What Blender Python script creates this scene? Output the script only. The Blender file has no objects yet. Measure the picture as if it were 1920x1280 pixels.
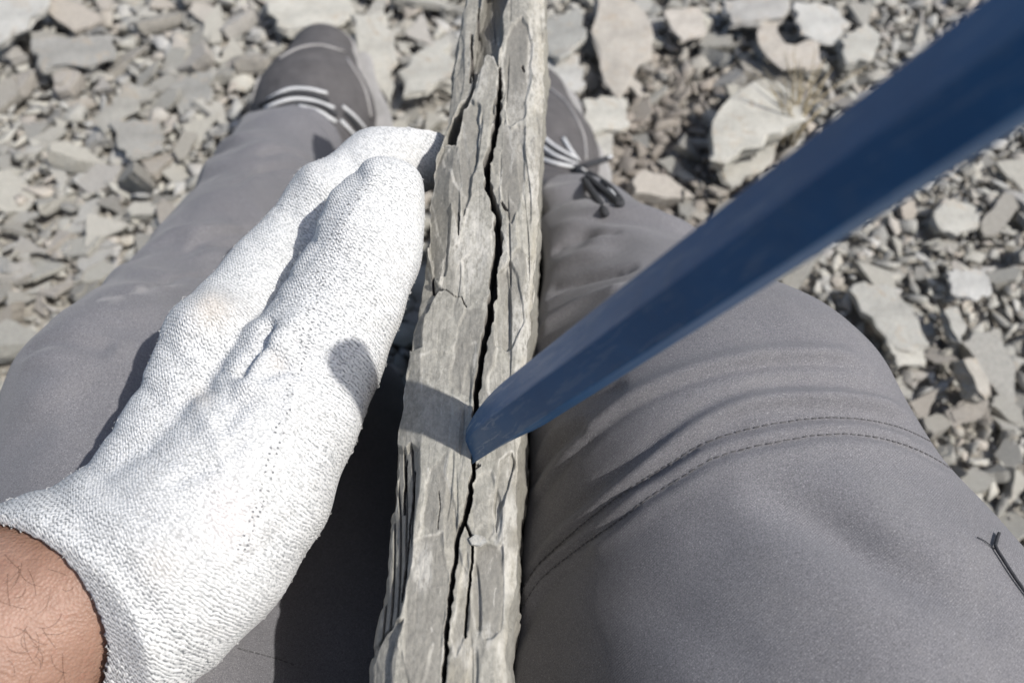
import bpy, math, random
import numpy as np
from mathutils import Vector, Matrix, noise as mnoise
from mathutils.bvhtree import BVHTree
from mathutils.geometry import intersect_point_line

# ------------------------------------------------------------------ camera, sky, sun
S = bpy.context.scene
F = 1493.0                                   # focal length in pixels of the 1920 px photograph
CAMZ = 0.60
PITCH = math.radians(60)
cam_d = bpy.data.cameras.new('camera'); cam = bpy.data.objects.new('camera', cam_d)
S.collection.objects.link(cam); S.camera = cam
cam.location = (0, 0, CAMZ); cam.rotation_euler = (math.radians(90) - PITCH, 0, 0)
cam_d.sensor_width = 36; cam_d.lens = 36 * F / 1920
cam_d.clip_start = 0.01; cam_d.clip_end = 300
cam_d.dof.use_dof = True; cam_d.dof.focus_distance = 0.30; cam_d.dof.aperture_fstop = 8.5

SUN = Vector((0.70, -0.25, 1.0)).normalized()
w = bpy.data.worlds.new('World'); S.world = w; w.use_nodes = True
nt = w.node_tree; sky = nt.nodes.new('ShaderNodeTexSky'); sky.sky_type = 'NISHITA'; sky.sun_disc = False
sky.sun_elevation = math.asin(SUN.z); sky.sun_rotation = math.atan2(SUN.x, SUN.y)
sky.dust_density = 2.5
nt.links.new(sky.outputs[0], nt.nodes['Background'].inputs[0]); nt.nodes['Background'].inputs[1].default_value = 0.125
sl = bpy.data.lights.new('sun', 'SUN'); sl.energy = 4.1; sl.angle = math.radians(0.8); sl.color = (1.0, 0.97, 0.93)
so = bpy.data.objects.new('sun', sl); S.collection.objects.link(so)
so.rotation_euler = SUN.to_track_quat('Z', 'Y').to_euler()
S.view_settings.view_transform = 'Standard'; S.view_settings.look = 'None'
S.view_settings.exposure = 0.15; S.view_settings.gamma = 1.0

# ------------------------------------------------------------------ helpers
fw = Vector((0, math.cos(PITCH), -math.sin(PITCH))); up = Vector((0, math.sin(PITCH), math.cos(PITCH)))
C0 = Vector((0, 0, CAMZ))
def ray(px, py): return fw + Vector((1, 0, 0)) * ((px - 960) / F) + up * ((640 - py) / F)
def P(px, py, d): return C0 + ray(px, py) * d
def PZ(px, py, z):
    r = ray(px, py); return C0 + r * ((z - CAMZ) / r.z)
def project(X, Y, Z):
    dz = Z - CAMZ
    d = Y * fw.y + dz * fw.z
    return 960 + F * X / d, 640 - F * (Y * up.y + dz * up.z) / d, d

def tag(o, label=None, cat=None, group=None, kind=None):
    if label: o['label'] = label
    if cat: o['category'] = cat
    if group: o['group'] = group
    if kind: o['kind'] = kind
    return o
def empty(name, loc=(0, 0, 0)):
    o = bpy.data.objects.new(name, None); S.collection.objects.link(o); o.location = loc
    o.empty_display_size = 0.05; return o
def mesh_obj(name, verts, faces, mat, parent=None, smooth=True):
    me = bpy.data.meshes.new(name)
    if isinstance(verts, np.ndarray) and isinstance(faces, np.ndarray):
        n, m, k = len(verts), len(faces), faces.shape[1]
        me.vertices.add(n); me.vertices.foreach_set('co', verts.astype(np.float32).ravel())
        me.loops.add(m * k); me.loops.foreach_set('vertex_index', faces.astype(np.int32).ravel())
        me.polygons.add(m); me.polygons.foreach_set('loop_start', np.arange(0, m * k, k, dtype=np.int32))
        me.polygons.foreach_set('loop_total', np.full(m, k, dtype=np.int32))
        me.update(calc_edges=True); me.validate()
    else:
        me.from_pydata([tuple(v) for v in verts], [], faces)
    if smooth: me.polygons.foreach_set('use_smooth', [True] * len(me.polygons))
    if mat: me.materials.append(mat)
    o = bpy.data.objects.new(name, me); S.collection.objects.link(o)
    if parent: o.parent = parent
    return o
def vcolor(me, name, arr):
    a = me.attributes.new(name, 'FLOAT', 'POINT'); a.data.foreach_set('value', arr.astype(np.float32))

# --- numpy value noise -------------------------------------------------
def _hash(i, j, k, s):
    h = (i * 374761393 + j * 668265263 + k * 2147483647 + s * 974634777) & 0xffffffff
    h = ((h ^ (h >> 13)) * 1274126177) & 0xffffffff
    h = (h ^ (h >> 16))
    return (h & 0xffff) / 32767.5 - 1.0
def vn(x, y, z, seed=0):
    x = np.asarray(x, dtype=np.float64); y = np.asarray(y, dtype=np.float64) + 0 * x; z = np.asarray(z, dtype=np.float64) + 0 * x
    i = np.floor(x).astype(np.int64); j = np.floor(y).astype(np.int64); k = np.floor(z).astype(np.int64)
    fx, fy, fz = x - i, y - j, z - k
    fx = fx * fx * (3 - 2 * fx); fy = fy * fy * (3 - 2 * fy); fz = fz * fz * (3 - 2 * fz)
    r = 0
    for a in (0, 1):
        for b in (0, 1):
            for c in (0, 1):
                r = r + _hash(i + a, j + b, k + c, seed) * (fx if a else 1 - fx) * (fy if b else 1 - fy) * (fz if c else 1 - fz)
    return r
def fbm(x, y, z, o=4, seed=0):
    r, a = 0, 1.0
    for q in range(o):
        r = r + a * vn(x * 2 ** q, y * 2 ** q, z * 2 ** q, seed + q); a *= 0.5
    return r
def sstep(a, b, x):
    t = np.clip((x - a) / (b - a), 0, 1); return t * t * (3 - 2 * t)

# --- signed distance bodies -------------------------------------------
def bone(X, Y, Z, a, b, ra, rb, flat=None):
    """tapered limb segment; flat=(axis, factor) squeezes the section along an axis"""
    ab = Vector(b) - Vector(a); L2 = max(ab.length_squared, 1e-12)
    t = np.clip(((X - a[0]) * ab.x + (Y - a[1]) * ab.y + (Z - a[2]) * ab.z) / L2, 0, 1)
    qx, qy, qz = X - (a[0] + ab.x * t), Y - (a[1] + ab.y * t), Z - (a[2] + ab.z * t)
    if flat:
        n, s = flat; n = Vector(n).normalized()
        e = (qx * n.x + qy * n.y + qz * n.z) * (1 / s - 1)
        qx, qy, qz = qx + n.x * e, qy + n.y * e, qz + n.z * e
    return np.sqrt(qx * qx + qy * qy + qz * qz) - (ra + (rb - ra) * t)
def smin(a, b, k):
    h = np.clip(0.5 + 0.5 * (b - a) / k, 0, 1); return b + (a - b) * h - k * h * (1 - h)
def smax(a, b, k): return -smin(-a, -b, k)
def nets(fn, lo, hi, h, smooth=3):
    ax = [np.arange(lo[i], hi[i] + h, h, dtype=np.float32) for i in range(3)]
    X, Y, Z = np.meshgrid(*ax, indexing='ij', sparse=True)
    D = np.broadcast_to(fn(X, Y, Z), tuple(len(a) for a in ax)).astype(np.float32)
    D = np.where(D == 0, 1e-9, D); inside = D < 0
    n = np.array(D.shape) - 1
    sl_ = lambda c: tuple(slice(c[i], c[i] + n[i]) for i in range(3))
    cnt = sum(inside[sl_((a, b, c))].astype(np.int8) for a in (0, 1) for b in (0, 1) for c in (0, 1))
    act = (cnt > 0) & (cnt < 8)
    I, J, K = np.nonzero(act); N = len(I)
    idx = np.full(act.shape, -1, dtype=np.int64); idx[I, J, K] = np.arange(N)
    acc = np.zeros((N, 3)); c = np.zeros(N)
    for axis in range(3):
        oth = [q for q in range(3) if q != axis]
        for u in (0, 1):
            for v in (0, 1):
                o = [0, 0, 0]; o[oth[0]] = u; o[oth[1]] = v; o2 = list(o); o2[axis] = 1
                d0 = D[I + o[0], J + o[1], K + o[2]]; d1 = D[I + o2[0], J + o2[1], K + o2[2]]
                m = (d0 < 0) != (d1 < 0)
                t = np.where(m, d0 / np.where(m, d0 - d1, 1), 0)
                p = np.zeros((N, 3)); p += np.array(o); p[:, axis] += t
                acc[m] += p[m]; c[m] += 1
    V = (np.stack([I, J, K], 1) + acc / c[:, None]) * h + np.array([a[0] for a in ax])
    faces = []
    for axis in range(3):
        b, cc = [(1, 2), (2, 0), (0, 1)][axis]
        s0 = [slice(1, -1)] * 3; s0[axis] = slice(0, -1); s1 = list(s0); s1[axis] = slice(1, None)
        A, B = inside[tuple(s0)], inside[tuple(s1)]
        for flip in (0, 1):
            m = (A & ~B) if not flip else (~A & B)
            q = np.stack(np.nonzero(m), 1)
            off = np.ones(3, dtype=np.int64); off[axis] = 0; q = q + off
            def at(db, dc):
                r = q.copy(); r[:, b] += db; r[:, cc] += dc; return idx[r[:, 0], r[:, 1], r[:, 2]]
            f = np.stack([at(-1, -1), at(0, -1), at(0, 0), at(-1, 0)], 1)
            if flip: f = f[:, ::-1]
            faces.append(f)
    Fc = np.concatenate(faces); Fc = Fc[(Fc >= 0).all(1)]
    E = np.concatenate([Fc[:, [0, 1]], Fc[:, [1, 2]], Fc[:, [2, 3]], Fc[:, [3, 0]]])
    for _ in range(smooth):
        s = np.zeros_like(V); k = np.zeros(N)
        for q in range(3): s[:, q] = np.bincount(E[:, 0], V[E[:, 1], q], N) + np.bincount(E[:, 1], V[E[:, 0], q], N)
        k = np.bincount(E[:, 0], minlength=N) + np.bincount(E[:, 1], minlength=N)
        V = V * 0.4 + 0.6 * s / np.maximum(k, 1)[:, None]
    return V, Fc
def normals(V, Fc):
    a = V[Fc[:, 2]] - V[Fc[:, 0]]; b = V[Fc[:, 3]] - V[Fc[:, 1]]; n = np.cross(a, b)
    r = np.zeros_like(V)
    for c in range(4):
        for q in range(3): r[:, q] += np.bincount(Fc[:, c], n[:, q], len(V))
    return r / np.maximum(np.linalg.norm(r, axis=1), 1e-12)[:, None]
def subdivide(V, Fc):
    E = np.concatenate([Fc[:, [0, 1]], Fc[:, [1, 2]], Fc[:, [2, 3]], Fc[:, [3, 0]]]); Es = np.sort(E, 1)
    U, inv = np.unique(Es, axis=0, return_inverse=True); inv = inv.ravel()
    n, m = len(V), len(Fc)
    mid = (V[U[:, 0]] + V[U[:, 1]]) / 2; cen = V[Fc].mean(1)
    e = n + inv.reshape(4, m); c = n + len(U) + np.arange(m)
    nf = np.concatenate([np.stack([Fc[:, i], e[i], c, e[(i + 3) % 4]], 1) for i in range(4)])
    return np.concatenate([V, mid, cen]), nf
def relax(V, Fc, it=1, w_=0.5):
    E = np.concatenate([Fc[:, [0, 1]], Fc[:, [1, 2]], Fc[:, [2, 3]], Fc[:, [3, 0]]]); N = len(V)
    k = np.bincount(E[:, 0], minlength=N) + np.bincount(E[:, 1], minlength=N)
    for _ in range(it):
        s = np.stack([np.bincount(E[:, 0], V[E[:, 1], q], N) + np.bincount(E[:, 1], V[E[:, 0], q], N) for q in range(3)], 1)
        V = V * (1 - w_) + w_ * s / np.maximum(k, 1)[:, None]
    return V
def bvh(V, Fc): return BVHTree.FromPolygons([tuple(v) for v in V], [tuple(int(i) for i in f) for f in Fc])
def resample(pts, step):
    pts = [Vector(p) for p in pts]; out = [pts[0]]; 
    for a, b in zip(pts, pts[1:]):
        n = max(1, int((b - a).length / step))
        for i in range(1, n + 1): out.append(a.lerp(b, i / n))
    return out
def crom(pts, sub=6):
    """smooth curve through the points"""
    p = [Vector(q) for q in pts]; p = [p[0] * 2 - p[1]] + p + [p[-1] * 2 - p[-2]]; out = []
    for i in range(1, len(p) - 2):
        for s in range(sub):
            t = s / sub
            out.append(0.5 * ((2 * p[i]) + (p[i + 1] - p[i - 1]) * t + (2 * p[i - 1] - 5 * p[i] + 4 * p[i + 1] - p[i + 2]) * t * t + (3 * p[i] - p[i - 1] - 3 * p[i + 1] + p[i + 2]) * t ** 3))
    out.append(p[-2]); return out
def onto(tree, px_pts, off=0.0, sub=6):
    """lay a smooth line on a built surface"""
    out = []
    for q in crom([(a, b, 0) for a, b in px_pts], sub):
        r = ray(q.x, q.y).normalized(); hit = tree.ray_cast(C0, r)
        if hit[0] is not None: out.append((hit[0] + hit[1] * off * (1 if hit[1].dot(r) < 0 else -1)))
    return out
def tube(pts, rad, seg=8, flatn=None, fl=1.0):
    pts = [Vector(p) for p in pts]; V, Fs = [], []
    n = len(pts)
    for i, p in enumerate(pts):
        t = (pts[min(i + 1, n - 1)] - pts[max(i - 1, 0)])
        t = t.normalized() if t.length > 1e-9 else Vector((0, 0, 1))
        ref = Vector(flatn) if flatn else (Vector((0, 0, 1)) if abs(t.z) < .9 else Vector((1, 0, 0)))
        a = t.cross(ref).normalized(); b = a.cross(t).normalized()
        r = rad[i] if hasattr(rad, '__len__') else rad
        for s in range(seg):
            an = 2 * math.pi * s / seg
            V.append(p + a * math.cos(an) * r + b * math.sin(an) * r * fl)
    for i in range(n - 1):
        for s in range(seg):
            Fs.append((i * seg + s, i * seg + (s + 1) % seg, (i + 1) * seg + (s + 1) % seg, (i + 1) * seg + s))
    Fs.append(tuple(range(seg))[::-1]); Fs.append(tuple((n - 1) * seg + s for s in range(seg)))
    return V, Fs
class MB:
    def __init__(s): s.v, s.f = [], []
    def add(s, vf):
        o = len(s.v); s.v += list(vf[0]); s.f += [tuple(i + o for i in f) for f in vf[1]]
    def build(s, name, mat, parent=None, smooth=True): return mesh_obj(name, s.v, s.f, mat, parent, smooth)

# ------------------------------------------------------------------ materials
class M:
    def __init__(s, name, rough=0.8, spec=0.3):
        s.m = bpy.data.materials.new(name); s.m.use_nodes = True; s.t = s.m.node_tree
        s.b = s.t.nodes['Principled BSDF']; s.b.inputs['Roughness'].default_value = rough
        s.b.inputs['Specular IOR Level'].default_value = spec
        s.tc = s.t.nodes.new('ShaderNodeTexCoord')
    def n(s, typ, **kw):
        o = s.t.nodes.new(typ)
        for k, v in kw.items():
            if k in o.inputs.keys(): 
                if hasattr(v, 'is_output'): s.t.links.new(v, o.inputs[k])
                else: o.inputs[k].default_value = v
            else: setattr(o, k, v)
        return o
    def map(s, scale=(1, 1, 1), rot=(0, 0, 0), src=None, loc=(0, 0, 0)):
        o = s.n('ShaderNodeMapping', Vector=src or s.tc.outputs['Object'], Scale=scale, Rotation=rot, Location=loc); return o.outputs[0]
    def noise(s, vec, scale, detail=5, rough=0.6, dist=0.0):
        o = s.n('ShaderNodeTexNoise', Vector=vec, Scale=scale, Detail=detail, Roughness=rough, Distortion=dist); return o.outputs['Fac']
    def ramp(s, fac, stops):
        r = s.n('ShaderNodeValToRGB', Fac=fac); e = r.color_ramp.elements
        while len(e) < len(stops): e.new(0.5)
        for q, (p, c) in zip(e, stops):
            q.position = p; q.color = (*c, 1) if hasattr(c, '__len__') else (c, c, c, 1)
        return r.outputs[0]
    def mix(s, fac, a, b, mode='MIX'):
        o = s.t.nodes.new('ShaderNodeMix'); o.data_type = 'RGBA'; o.blend_type = mode
        for i, v in ((0, fac), (6, a), (7, b)):
            if hasattr(v, 'is_output'): s.t.links.new(v, o.inputs[i])
            else: o.inputs[i].default_value = (*v, 1) if hasattr(v, '__len__') else v
        return o.outputs[2]
    def math(s, op, a, b=0.0, c=0.0):
        o = s.t.nodes.new('ShaderNodeMath'); o.operation = op
        for i, v in enumerate((a, b, c)):
            if hasattr(v, 'is_output'): s.t.links.new(v, o.inputs[i])
            else: o.inputs[i].default_value = v
        return o.outputs[0]
    def col(s, c):
        if hasattr(c, 'is_output'): s.t.links.new(c, s.b.inputs['Base Color'])
        else: s.b.inputs['Base Color'].default_value = (*c, 1)
    def bump(s, h, strength=0.5, dist=0.001, prev=None):
        o = s.n('ShaderNodeBump', Height=h, Strength=strength, Distance=dist)
        if prev: s.t.links.new(prev, o.inputs['Normal'])
        s.t.links.new(o.outputs[0], s.b.inputs['Normal']); return o.outputs[0]
    def attr(s, name): return s.n('ShaderNodeAttribute', attribute_name=name).outputs['Fac']
    def rnd(s): return s.n('ShaderNodeObjectInfo').outputs['Random']

# loose shale
def shale_mat(name, island=False):
    m = M(name, 0.85, 0.25)
    r = m.n('ShaderNodeNewGeometry').outputs['Random Per Island'] if island else m.rnd()
    v = m.map((1, 1, 1)) ; big = m.noise(v, 28, 4, .6); fine = m.noise(v, 420, 6, .7)
    base = m.ramp(r, [(0, (.27, .265, .245)), (.25, (.385, .377, .34)), (.5, (.475, .46, .405)), (.72, (.42, .417, .395)), (.9, (.455, .415, .36)), (1, (.33, .32, .285))])
    c = m.mix(1.0, base, m.ramp(big, [(.25, .72), (.5, .97), (.75, 1.15)]), 'MULTIPLY')
    c = m.mix(m.ramp(m.noise(m.map((1, 1, 3)), 60, 5, .65, 1.0), [(.54, 0), (.72, .7)]), c, (.36, .29, .21))
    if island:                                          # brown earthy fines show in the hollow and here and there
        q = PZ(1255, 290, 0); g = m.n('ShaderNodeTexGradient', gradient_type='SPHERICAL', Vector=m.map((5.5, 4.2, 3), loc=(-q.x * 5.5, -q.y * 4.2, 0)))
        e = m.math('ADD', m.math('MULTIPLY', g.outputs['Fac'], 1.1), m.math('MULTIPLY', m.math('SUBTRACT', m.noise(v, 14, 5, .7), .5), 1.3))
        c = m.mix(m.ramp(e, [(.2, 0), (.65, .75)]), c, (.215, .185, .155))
    c = m.mix(.55, c, m.ramp(fine, [(.3, .55), (.7, 1.25)]), 'MULTIPLY')
    m.col(c)
    p = m.bump(m.noise(m.map((1, 1, 4)), 90, 8, .7), .55, .004)
    m.bump(m.noise(v, 900, 3, .7), .35, .0006, p)
    return m.m
MAT_STONE = shale_mat('loose_shale'); MAT_GRAVEL = shale_mat('shale_grit', True)

def ground_mat():
    m = M('dusty_soil', .95, .1); v = m.map()
    c = m.ramp(m.noise(v, 45, 8, .7), [(.3, (.24, .215, .185)), (.5, (.34, .32, .28)), (.7, (.42, .40, .36))])
    m.col(c); p = m.bump(m.n('ShaderNodeTexVoronoi', Vector=v, Scale=60.0).outputs['Distance'], .6, .01)
    m.bump(m.noise(v, 300, 6, .7), .6, .003, p); return m.m

def slate_mat():
    m = M('split_slate', .72, .35)
    # long grain runs along the split block (local Y)
    a = m.noise(m.map((1, .55, 1)), 170, 7, .70, .4)
    b = m.noise(m.map((1, .55, 1), loc=(3, 1, 2)), 45, 6, .62, .8)
    f = m.noise(m.map((1, .6, 1)), 900, 4, .75)
    fac = m.attr('facet'); 
    c = m.ramp(b, [(.28, (.20, .195, .175)), (.45, (.25, .243, .218)), (.58, (.295, .288, .258)), (.72, (.345, .338, .302))])
    c = m.mix(m.math('MULTIPLY', fac, .85), c, (.205, .196, .178))                       # smooth fresh cleavage faces
    rough_ = m.math('SUBTRACT', 1.0, m.math('MULTIPLY', fac, .9))
    mot = m.ramp(m.noise(m.map((1, .75, 1), loc=(1, 5, 0)), 420, 6, .75, .5), [(.42, 0), (.62, 1)])
    c = m.mix(m.math('MULTIPLY', m.math('MULTIPLY', mot, rough_), .75), c, (.45, .435, .395))
    blt = m.ramp(m.noise(m.map((1, .5, 1), loc=(2, 5, 7)), 120, 5, .7, .8), [(.46, 0), (.60, 1)])
    c = m.mix(m.math('MULTIPLY', m.math('MULTIPLY', blt, rough_), .45), c, (.42, .405, .365))
    sc = m.ramp(m.noise(m.map((1, .30, 1), loc=(0, 7, 0)), 380, 5, .72, .7), [(.63, 0), (.69, 1)])
    dm = m.ramp(m.noise(m.map((1, .5, 1), loc=(9, 2, 4)), 32, 3, .6), [(.45, 0), (.60, 1)])
    c = m.mix(m.math('MULTIPLY', m.math('MULTIPLY', sc, dm), .8), c, (.58, .565, .53))          # chalky scuffs
    c = m.mix(m.math('MULTIPLY', m.attr('scuff'), m.ramp(m.noise(m.map((1, .4, 1)), 520, 5, .7), [(.38, 0), (.55, 1)])), c, (.56, .545, .51))
    dk = m.ramp(m.noise(m.map((1, .14, 1), loc=(5, 0, 1)), 260, 5, .7, .5), [(.30, 1), (.42, 0)])
    c = m.mix(m.math('MULTIPLY', dk, .18), c, (.13, .12, .11))
    c = m.mix(m.math('MULTIPLY', m.attr('ochre'), m.ramp(b, [(.4, .1), (.6, .8)])), c, (.38, .34, .26))
    c = m.mix(m.attr('crack'), c, (.12, .11, .105))
    c = m.mix(.5, c, m.ramp(f, [(.3, .72), (.7, 1.18)]), 'MULTIPLY')
    c = m.mix(1.0, c, (.87, .862, .83), 'MULTIPLY')
    m.col(c)
    p = m.bump(a, .30, .0012); p = m.bump(m.noise(m.map((1, .5, 1)), 420, 5, .7), .5, .0007, p)
    m.bump(f, .35, .0003, p)
    return m.m

def fabric_mat():
    m = M('grey_twill', .78, .25); v = m.map()
    side = m.ramp(m.noise(v, 9, 4, .6), [(.3, (.130, .127, .134)), (.7, (.160, .157, .165))])
    sp = m.n('ShaderNodeTexVoronoi', Vector=m.map((1, .6, 1)), Scale=1000.0).outputs['Distance']
    c = m.mix(1.0, side, m.ramp(m.noise(m.map((1, .75, 1)), 1900, 3, .8), [(.28, .55), (.72, 1.5)]), 'MULTIPLY')
    dust = m.ramp(m.noise(m.map(loc=(2, 3, 1)), 20, 10, .78, .8), [(.52, 0), (.74, .22)])
    c = m.mix(dust, c, (.26, .25, .235))
    c = m.mix(m.attr('dust'), c, (.36, .345, .33))
    # glints of threads catching light, painted as pale flecks in the colour
    c = m.mix(m.ramp(m.noise(v, 2200, 2, .6), [(.60, 0), (.68, .55)]), c, (.40, .39, .39))
    m.col(c)
    m.b.inputs['Sheen Weight'].default_value = .12; m.b.inputs['Sheen Roughness'].default_value = .5
    wv = m.n('ShaderNodeTexWave', Vector=m.map(rot=(0, 0, .9)), Scale=420.0, Distortion=1.5, Detail=2.0).outputs['Fac']
    p = m.bump(wv, .22, .0003); p = m.bump(m.noise(m.map((1, .7, 1)), 2300, 2, .6), .30, .0003, p)
    m.bump(m.noise(v, 75, 6, .62, .8), .22, .0014, p)
    return m.m

def glove_mat():
    m = M('knitted_white_yarn', .9, .12)
    u, vv = m.attr('ku'), m.attr('kv'); cu = m.attr('cuff')
    row = 1450.0
    wob = m.noise(m.map(), 60, 3, .6)
    wob2 = m.noise(m.map(), 700, 2, .6)
    uu = m.math('ADD', u, m.math('MULTIPLY', wob, .004)); uu = m.math('ADD', uu, m.math('MULTIPLY', wob2, .0011))
    vv = m.math('ADD', vv, m.math('MULTIPLY', wob2, .0012))
    # rows of loops: zig-zag thread lines
    comb = m.n('ShaderNodeCombineXYZ', X=m.math('MULTIPLY', uu, 700.0), Y=m.math('MULTIPLY', vv, 560.0), Z=0.0).outputs[0]
    vo = m.n('ShaderNodeTexVoronoi', Vector=comb, Scale=1.0, Randomness=.62, feature='DISTANCE_TO_EDGE').outputs['Distance']
    ph = m.math('MULTIPLY', uu, 2 * math.pi * 740); zig = m.math('MULTIPLY', m.math('SINE', m.math('MULTIPLY', vv, 2 * math.pi * 470)), 1.2)
    line = m.math('SINE', m.math('ADD', ph, zig))                      # -1..1
    gap = m.ramp(line, [(0.0, 1), (.28, 0)])
    lin01 = m.math('MULTIPLY', m.math('ADD', line, 1.0), .5)
    gap = m.ramp(lin01, [(0.04, 1), (.30, 0)])
    brk = m.ramp(m.noise(m.map(loc=(3, 0, 0)), 900, 3, .7), [(.42, 0), (.56, 1)])
    area = m.ramp(m.noise(m.map(), 24, 3, .6), [(.3, .28), (.62, 1.0)])
    dark = m.math('MULTIPLY', m.math('MULTIPLY', gap, brk), m.math('ADD', area, m.math('MULTIPLY', cu, .9)))
    dots = m.math('MULTIPLY', m.ramp(vo, [(.03, 1), (.15, 0)]), .5)
    dark = m.math('MAXIMUM', dark, m.math('MULTIPLY', dots, brk))
    dark = m.math('MAXIMUM', dark, m.attr('holes'))
    c = m.mix(dark, (.70, .702, .688), (.13, .14, .145))
    st = m.ramp(m.noise(m.map(loc=(7, 1, 0)), 22, 4, .65), [(.56, 0), (.72, .35)])
    c = m.mix(m.math('MULTIPLY', m.attr('stain'), 1.0), c, (.53, .46, .38))
    c = m.mix(m.math('MULTIPLY', m.attr('pink'), .8), c, (.72, .60, .58))
    c = m.mix(m.math('MULTIPLY', st, .9), c, (.47, .455, .43))
    m.col(c)
    hgt = m.math('ADD', lin01, m.math('MULTIPLY', vo, .8))
    p = m.bump(hgt, .62, .0006); m.bump(m.noise(m.map(), 1500, 3, .7), .35, .0004, p)
    m.b.inputs['Sheen Weight'].default_value = .1
    return m.m

def blue_mat():
    m = M('blue_painted_steel', .36, .32); v = m.map()
    n1 = m.noise(m.map((.15, 1, 1)), 300, 5, .7)
    c = m.ramp(m.noise(v, 40, 5, .65), [(.3, (.012, .070, .175)), (.7, (.018, .092, .22))])
    sc = m.ramp(m.noise(m.map((.12, 1, 1), (0, .5, .7)), 420, 4, .7, .5), [(.56, 0), (.60, 1)])
    near = m.attr('wear')
    c = m.mix(m.math('MULTIPLY', sc, m.math('ADD', .14, m.math('MULTIPLY', near, .7))), c, (.27, .32, .37))
    c = m.mix(m.math('MULTIPLY', near, m.ramp(m.noise(v, 160, 6, .7), [(.35, .1), (.7, .65)])), c, (.085, .135, .18))
    chip = m.ramp(m.noise(m.map(loc=(4, 4, 1)), 240, 6, .75), [(.64, 0), (.67, 1)])
    c = m.mix(m.math('MULTIPLY', chip, .45), c, (.10, .13, .16))
    dst = m.ramp(m.noise(m.map(loc=(1, 9, 1)), 70, 8, .75), [(.5, 0), (.75, .35)])
    c = m.mix(dst, c, (.10, .15, .21))
    m.col(c); m.b.inputs['Coat Weight'].default_value = .08; m.b.inputs['Coat Roughness'].default_value = .22
    m.t.links.new(m.ramp(n1, [(.3, .30), (.7, .50)]), m.b.inputs['Roughness'])
    p = m.bump(n1, .12, .0004); m.bump(m.noise(v, 900, 3, .6), .12, .0002, p); return m.m

def skin_mat():
    m = M('skin', .5, .4); v = m.map()
    c = m.ramp(m.noise(v, 55, 7, .68), [(.32, (.235, .135, .095)), (.68, (.34, .21, .155))])
    c = m.mix(m.ramp(m.noise(v, 260, 4, .7), [(.55, 0), (.75, .3)]), c, (.34, .14, .095))
    m.col(c); m.b.inputs['Subsurface Weight'].default_value = .15; m.b.inputs['Subsurface Radius'].default_value = (.008, .003, .0015)
    m.b.inputs['Subsurface Scale'].default_value = .5
    p = m.bump(m.n('ShaderNodeTexVoronoi', Vector=v, Scale=900.0).outputs['Distance'], .45, .0006)
    m.bump(m.noise(v, 160, 6, .65), .4, .001, p); return m.m
def plain(name, c1, c2, scale=80, rough=.8, bump=.3, dist=.001, spec=.3):
    m = M(name, rough, spec); v = m.map(); n = m.noise(v, scale, 6, .65)
    m.col(m.ramp(n, [(.3, c1), (.7, c2)])); m.bump(m.noise(v, scale * 5, 4, .7), bump, dist); return m.m
MAT_FAB = fabric_mat(); MAT_SKIN = skin_mat(); MAT_GLOVE = glove_mat(); MAT_SLATE = slate_mat(); MAT_BLUE = blue_mat()
MAT_SUEDE = plain('brown_grey_suede', (.070, .066, .066), (.108, .102, .102), 60, .9, .4, .0006)
MAT_TOE = plain('grey_rubber_toe', (.26, .25, .24), (.34, .33, .32), 50, .7, .3, .0006)
MAT_SOLE = plain('grey_rubber_sole', (.24, .235, .225), (.33, .32, .31), 60, .8)
MAT_LACEW = plain('white_lace', (.46, .47, .47), (.60, .60, .60), 400, .8, .6, .0006)
MAT_LACEK = plain('black_lace', (.025, .027, .03), (.06, .06, .065), 400, .8, .6, .0006)
MAT_THREAD = plain('grey_thread', (.075, .073, .075), (.12, .117, .12), 400, .8)
MAT_THREADL = plain('light_thread', (.24, .235, .235), (.30, .29, .29), 400, .8)
MAT_SHIRT = plain('dark_cotton_shirt', (.035, .037, .045), (.06, .06, .07), 50, .9)
MAT_HAIR = plain('dark_hair', (.018, .012, .008), (.04, .026, .018), 200, .5)
MAT_SOCK = plain('black_sock', (.02, .02, .022), (.04, .04, .042), 200, .95)
MAT_GRASS = plain('dry_grass', (.30, .25, .16), (.42, .36, .25), 80, .8)
MAT_GROUND = ground_mat()

# ------------------------------------------------------------------ the slate block (outline first: others rest on it)
Z0 = 0.335
LEFT = [(-60, 878), (0, 870), (60, 862), (120, 850), (180, 841), (240, 831), (262, 820), (320, 812), (380, 805), (440, 801), (500, 792), (540, 784), (600, 775), (640, 768), (700, 758), (760, 748), (800, 743), (850, 740), (900, 735), (960, 727), (1020, 722), (1080, 715), (1140, 706), (1200, 700), (1280, 693), (1400, 682)]
RIGHT = [(-60, 1023), (0, 1022), (100, 1020), (200, 1018), (300, 1014), (400, 1008), (500, 1002), (600, 996), (640, 991), (700, 989), (780, 985), (840, 975), (900, 971), (960, 969), (1020, 968), (1080, 965), (1120, 960), (1150, 950), (1230, 946), (1280, 945), (1400, 938)]
def edge_fn(tab):
    ys, xs = [], []
    for py, px in tab: q = PZ(px, py, Z0); ys.append(q.y); xs.append(q.x)
    o = np.argsort(ys); ys = np.array(ys)[o]; xs = np.array(xs)[o]
    return lambda y: np.interp(y, ys, xs)
XL, XR = edge_fn(LEFT), edge_fn(RIGHT)
Y_NEAR, Y_FAR = -0.005, 0.400

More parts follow.
